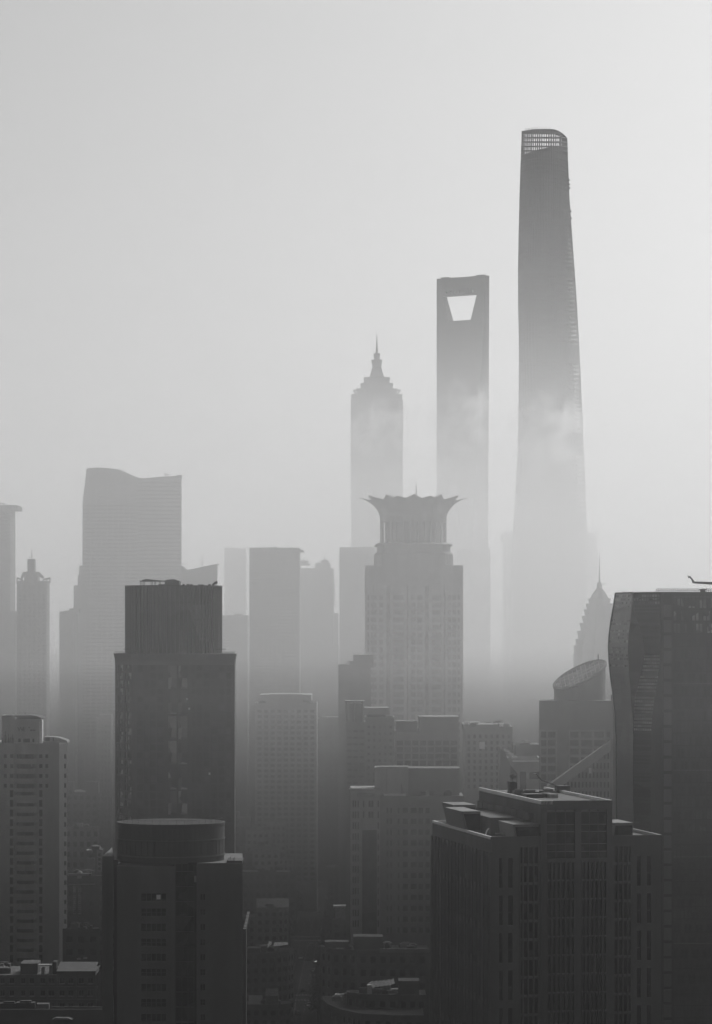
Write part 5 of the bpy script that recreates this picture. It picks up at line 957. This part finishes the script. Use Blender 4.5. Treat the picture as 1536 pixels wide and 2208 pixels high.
# ------------------------------------------------------------------ trees along the street and between houses
def proto_tree(seed, h, rw):
    r = random.Random(seed); t = MB(); t.tube((0, 0, 0), (.2, 0, h*.45), .32, 7, .2)
    for i in range(5): a = r.uniform(0, 6.28); t.tube((.2, 0, h*(.32 + .03*i)), (math.cos(a)*rw*.6, math.sin(a)*rw*.6, h*(.6 + .05*i)), .14, 5, .05)
    cr = MB(); blobs = [(r.uniform(-.6, .6)*rw, r.uniform(-.6, .6)*rw, h*r.uniform(.5, .9), r.uniform(.3, .55)*rw) for _ in range(11)]
    for i in range(520):
        bx, by, bz, br = r.choice(blobs); d = Vector((r.gauss(0, 1), r.gauss(0, 1), r.gauss(0, 1))).normalized()*br*r.uniform(.55, 1.05); c = Vector((bx, by, bz + d.z*.2)) + d
        n = (d + Vector((r.gauss(0, .6), r.gauss(0, .6), r.gauss(0, .6)))).normalized(); a = n.orthogonal().normalized(); b = n.cross(a); sz = r.uniform(.25, .6)
        cr.quad(*[tuple(c + a*sz*p + b*sz*q*r.uniform(.6, 1)) for p, q in ((-1, -.5), (.3, -1), (1, .4), (-.2, 1))])
    return t.mesh('trunk', M['bark']), cr.mesh('crown', M['leaf'])
TP = [proto_tree(1, 10, 3.8), proto_tree(2, 12, 4.4), proto_tree(3, 8, 3.4)]
def tree(x, y, s, label, group):
    tm, cm = rnd.choice(TP); o = bpy.data.objects.new('street_tree', None); COL.objects.link(o); o.location = (x, y, .1); o.scale = (s, s, s*rnd.uniform(.9, 1.15)); o.rotation_euler = (0, 0, rnd.uniform(0, 6.28)); o['label'] = label; o['category'] = 'tree'; o['group'] = group
    link('trunk', tm, o); link('crown', cm, o)
for y in range(1225, 2100, 13):
    for sd in (-1, 1):
        if rnd.random() < .8: xr = interp([(p[1], p[0]) for p in MAIN], y); tree(xr + sd*(9.6 + rnd.uniform(-.5, .5)), y + rnd.uniform(-3, 3), rnd.uniform(.75, 1.1), 'leafy street tree lining the main street below', 'trees lining the main street')
for i in range(46):
    Y = rnd.uniform(1640, 1960); px = rnd.uniform(640, 706); x = wx(px, Y)
    if free(x - 3, x + 3, Y - 3, Y + 3): tree(x, Y, rnd.uniform(1.0, 1.7), 'big dark tree in the wooded patch beside the street', 'trees in the dark wooded patch')
for i in range(90):
    Y = rnd.uniform(1240, 2400); px = rnd.choice([rnd.uniform(510, 760), rnd.uniform(140, 245)]); x = wx(px, Y)
    if free(x - 2.5, x + 2.5, Y - 2.5, Y + 2.5): tree(x, Y, rnd.uniform(.7, 1.2), 'dark tree growing between the low houses below', 'trees between the low houses')

# ------------------------------------------------------------------ cars and street lamps
def proto_car(m):
    b = MB(); b.loft([[(-.9, y, .35), (.9, y, .35), (.9, y, h), (-.9, y, h)] for y, h in ((-2.2, .75), (-2.0, .9), (-.9, .98), (1.5, .98), (2.15, .9), (2.25, .7))])
    c = MB(); c.loft([[(-w, y0, .97), (w, y0, .97), (w*.82, y1, z), (-w*.82, y1, z)] for y0, y1, w, z in ((-1.0, -.98, .84, .99), (-.9, -.35, .84, 1.45), (1.0, .8, .84, 1.46), (1.55, 1.5, .84, 1.0))])
    w = MB(); w.loft([[(x, .33*math.cos(a), .33 + .33*math.sin(a)) for a in [2*math.pi*i/12 for i in range(12)]] for x in (-.11, .11)])
    l = MB(); l.box(-.2, .2, -.03, .03, -.08, .08); rf = MB(); rf.box(-.66, .66, -.3, .78, 1.461, 1.50)
    return dict(body=b.mesh('body', m), cabin=c.mesh('cabin', M['dglass']), wheel=w.mesh('wheel', M['rubber']), headlight=l.mesh('headlight', M['coping']), lit=l.mesh('headlight', M['lamp']), roof=rf.mesh('roof', m))
CARS = {n: proto_car(M[m]) for n, m in (('pale', 'car1'), ('dark', 'car2'), ('grey', 'car3'))}
def car(x, y, col, away, label, lit=False):
    p = CARS[col]; o = bpy.data.objects.new('car', None); COL.objects.link(o); o.location = (x, y, .13); o.rotation_euler = (0, 0, math.pi if away else 0); o['label'] = label; o['category'] = 'car'; o['group'] = 'cars on the main street'
    link('body', p['body'], o); link('cabin', p['cabin'], o); link('roof', p['roof'], o)
    for sx in (-.8, .8):
        for wy in (-1.35, 1.35): link('wheel', p['wheel'], o, (sx, wy, 0))
        link('headlight', p['lit' if lit else 'headlight'], o, (sx*.75, -2.21, .68))
for i, (y, lane, col) in enumerate(((1236, -5.2, 'pale'), (1243, 1.9, 'grey'), (1262, -1.9, 'dark'), (1271, 5.3, 'pale'), (1322, 1.9, 'dark'), (1340, -5.2, 'grey'), (1352, 5.3, 'grey'), (1398, 4.6, 'pale'), (1437, 4.7, 'pale'), (1444, 1.8, 'dark'), (1452, -1.9, 'pale'), (1490, -5.2, 'dark'), (1508, 1.9, 'grey'), (1590, 5.2, 'pale'), (1602, 5.2, 'pale'), (1640, -1.9, 'grey'), (1690, 1.9, 'pale'), (1735, -5.2, 'dark'), (1770, 5.2, 'grey'))):
    xr = interp([(p[1], p[0]) for p in MAIN], y); car(xr + lane, y, col, lane > 0, f'{col} car driving {"away along" if lane > 0 else "towards the viewer on"} the main street far below', lit=False)
lp = MB(); lp.cyl(0, 0, 0, 8.2, .11, .07, 6); la = MB(); la.tube((0, 0, 8.1), (1.8, 0, 8.6), .05, 5); lh = MB(); lh.box(1.5, 2.3, -.14, .14, 8.52, 8.64); ll = MB(); ll.box(1.4, 2.4, -.2, .2, 8.36, 8.52)
LM = [('pole', lp.mesh('pole', M['metal'])), ('arm', la.mesh('arm', M['metal'])), ('lamp_head', lh.mesh('lamp_head', M['metal']))]; LG = ll.mesh('lamp_glass', M['lamp']); LO = ll.mesh('lamp_glass', M['white'])
for y in range(1230, 1900, 32):
    for sd in (-1, 1):
        xr = interp([(p[1], p[0]) for p in MAIN], y); on = (y, sd) in ((1326, -1), (1358, 1)); o = bpy.data.objects.new('street_lamp', None); COL.objects.link(o); o.location = (xr + sd*8.3, y, .12); o.rotation_euler = (0, 0, 0 if sd < 0 else math.pi)
        o['label'] = ('lit street lamp on the left kerb of the street' if sd < 0 else 'lit street lamp on the right kerb of the street') if on else 'unlit street lamp on the kerb of the main street'; o['category'] = 'street lamp'; o['group'] = 'street lamps along the main street'
        for n, me in LM: link(n, me, o)
        link('lamp_glass', LG if on else LO, o)

# ------------------------------------------------------------------ the air: even haze, a fog bank over the river district, added black layers that darken the streets
def air_box(name, label, cat, x, y0, y1, z0, z1, density, albedo, aniso, absorb=0.0):
    m = bpy.data.materials.new(name); m.use_nodes = True; t = m.node_tree; t.nodes.clear()
    p = t.nodes.new('ShaderNodeVolumePrincipled'); q = t.nodes.new('ShaderNodeOutputMaterial')
    p.inputs['Color'].default_value = (albedo,)*3 + (1,); p.inputs['Density'].default_value = density; p.inputs['Anisotropy'].default_value = aniso
    p.inputs['Absorption Color'].default_value = (absorb,)*3 + (1,); t.links.new(p.outputs[0], q.inputs['Volume'])
    s = MB(); s.box(-x, x, y0, y1, z0, z1); me = s.mesh(name, m); o = link(name, me, kind='stuff'); o['label'] = label; o['category'] = cat; o['group'] = 'the misty air: ' + cat
    return o
air_box('haze', 'pale even haze over the whole city', 'haze', 6000, -1500, 9000, -5, 720, 4e-05, .97, 0.596)
for i_ in range(4):                     # the fog thickens gradually with height and distance: thin sheets with staggered edges ...
    u = i_ / 3
    air_box('low_stratus', 'sheet of morning fog hanging over the streets', 'fog', 5990 - i_*3, 340.0 + ((i_*3) % 4)/3 * 420 - 60, 8990 - i_*3, 103.0 - 48 + 70*u, 265.0 + 22 - ((i_*3 + 1) % 4)/3 * 60, 0.00037 * (.16, .24, .29, .31)[i_], .97, 0.596)
for i_ in range(4):
    u = i_ / 3
    air_box('fog_bank', 'denser sheet of fog beyond the ribbed drum tower', 'fog', 5955 - i_*3, 1080.0 + ((i_*3) % 4)/3 * 700 - 60, 8955 - i_*3, 97.0 - 44 + 70*u, 291.0 + 57.3 - ((i_*3 + 2) % 4)/3 * 90, 0.000506 * (.10, .22, .32, .36)[i_], .97, 0.596)
for i_ in range(4):                     # ... and added black absorbing layers that darken the view towards the streets
    u = i_ / 3
    air_box('shade_layer', 'thin added black layer that darkens the air low between the buildings', 'shade_layer', 5925 - i_*3, -654.0 + i_*2, 8925 - i_*3, -11 - i_*1.5, 118.0 - 66*u, 0.0021 * (0.16, .28, .28, .28)[i_], 0.0, 0.596)
air_box('shade_layer', 'faint added black layer that darkens the air just over the rooftops', 'shade_layer', 5910, 300, 8910, -18, 205.0, 4.2e-05, 0.0, 0.596)  # absorbs only, added to darken the band round eye level
air_box('river_mist', 'mist drifting round the tallest towers', 'mist', 5900, 2450, 8900, -9.5, 645.0, 5.08e-06, .97, 0.596)

# ------------------------------------------------------------------ torn wisps of low cloud drifting in front of the three tallest towers
def cloud(label, px, py, Y, w, d, h, dens, seed, thr=.46, scale=3.0, tilt=0.0):
    m = bpy.data.materials.new('cloud'); m.use_nodes = True; t = m.node_tree; t.nodes.clear()
    N = t.nodes.new; p = N('ShaderNodeVolumePrincipled'); q = N('ShaderNodeOutputMaterial'); tc = N('ShaderNodeTexCoord'); mp = N('ShaderNodeMapping'); n = N('ShaderNodeTexNoise')
    p.inputs['Color'].default_value = (.98, .98, .98, 1); p.inputs['Anisotropy'].default_value = .5
    mp.inputs['Location'].default_value = (seed*7.3, seed*3.1, seed*1.7); mp.inputs['Scale'].default_value = (1.0, 1.0, .8)
    n.inputs['Scale'].default_value = scale / w; n.inputs['Detail'].default_value = 4; n.inputs['Roughness'].default_value = .6
    n.inputs['Distortion'].default_value = .6
    a = N('ShaderNodeVectorMath'); a.operation = 'SUBTRACT'; a.inputs[1].default_value = (.5, .5, .5); l = N('ShaderNodeVectorMath'); l.operation = 'LENGTH'
    f = N('ShaderNodeMapRange'); f.inputs['From Min'].default_value = .5; f.inputs['From Max'].default_value = .12
    r = N('ShaderNodeMapRange'); r.inputs['From Min'].default_value = thr; r.inputs['From Max'].default_value = thr + .3; r.inputs['To Max'].default_value = dens
    mul = N('ShaderNodeMath'); mul.operation = 'MULTIPLY'
    t.links.new(tc.outputs['Object'], mp.inputs[0]); t.links.new(mp.outputs[0], n.inputs['Vector']); t.links.new(tc.outputs['Generated'], a.inputs[0]); t.links.new(a.outputs[0], l.inputs[0])
    t.links.new(l.outputs['Value'], f.inputs['Value']); t.links.new(n.outputs['Fac'], r.inputs['Value']); t.links.new(r.outputs[0], mul.inputs[0]); t.links.new(f.outputs[0], mul.inputs[1])
    t.links.new(mul.outputs[0], p.inputs['Density']); t.links.new(p.outputs[0], q.inputs['Volume'])
    s = MB(); s.loft([[(w/2*rr*math.cos(2*math.pi*i/16), d/2*rr*math.sin(2*math.pi*i/16), z*h/2) for i in range(16)] for z, rr in ((-1, .3), (-.75, .75), (0, 1), (.75, .75), (1, .3))])
    o = s.obj('cloud', m, kind='stuff'); o.location = (wx(px, Y), Y, wz(py, Y)); o.rotation_euler = (0, tilt, 0); o['label'] = label; o['category'] = 'cloud'; o['group'] = 'wisps of low cloud round the tallest towers'
cloud('wisp of cloud crossing the tiered pagoda skyscraper just below its shoulders', 815, 920, 3060, 78, 60, 66, .085, 1, .45, 4.5)
cloud('wisp of cloud crossing the slab skyscraper below its trapezoid opening', 997, 888, 3265, 82, 50, 84, .08, 2, .45, 4.2)
cloud('wisp of cloud crossing the twisted tower at half height', 1188, 918, 3205, 100, 60, 84, .085, 3, .45, 4.8, .12)
cloud('long thin cloud trailing between the twisted tower and the slab skyscraper', 1100, 1000, 3150, 340, 90, 66, .014, 4, .45, 10)
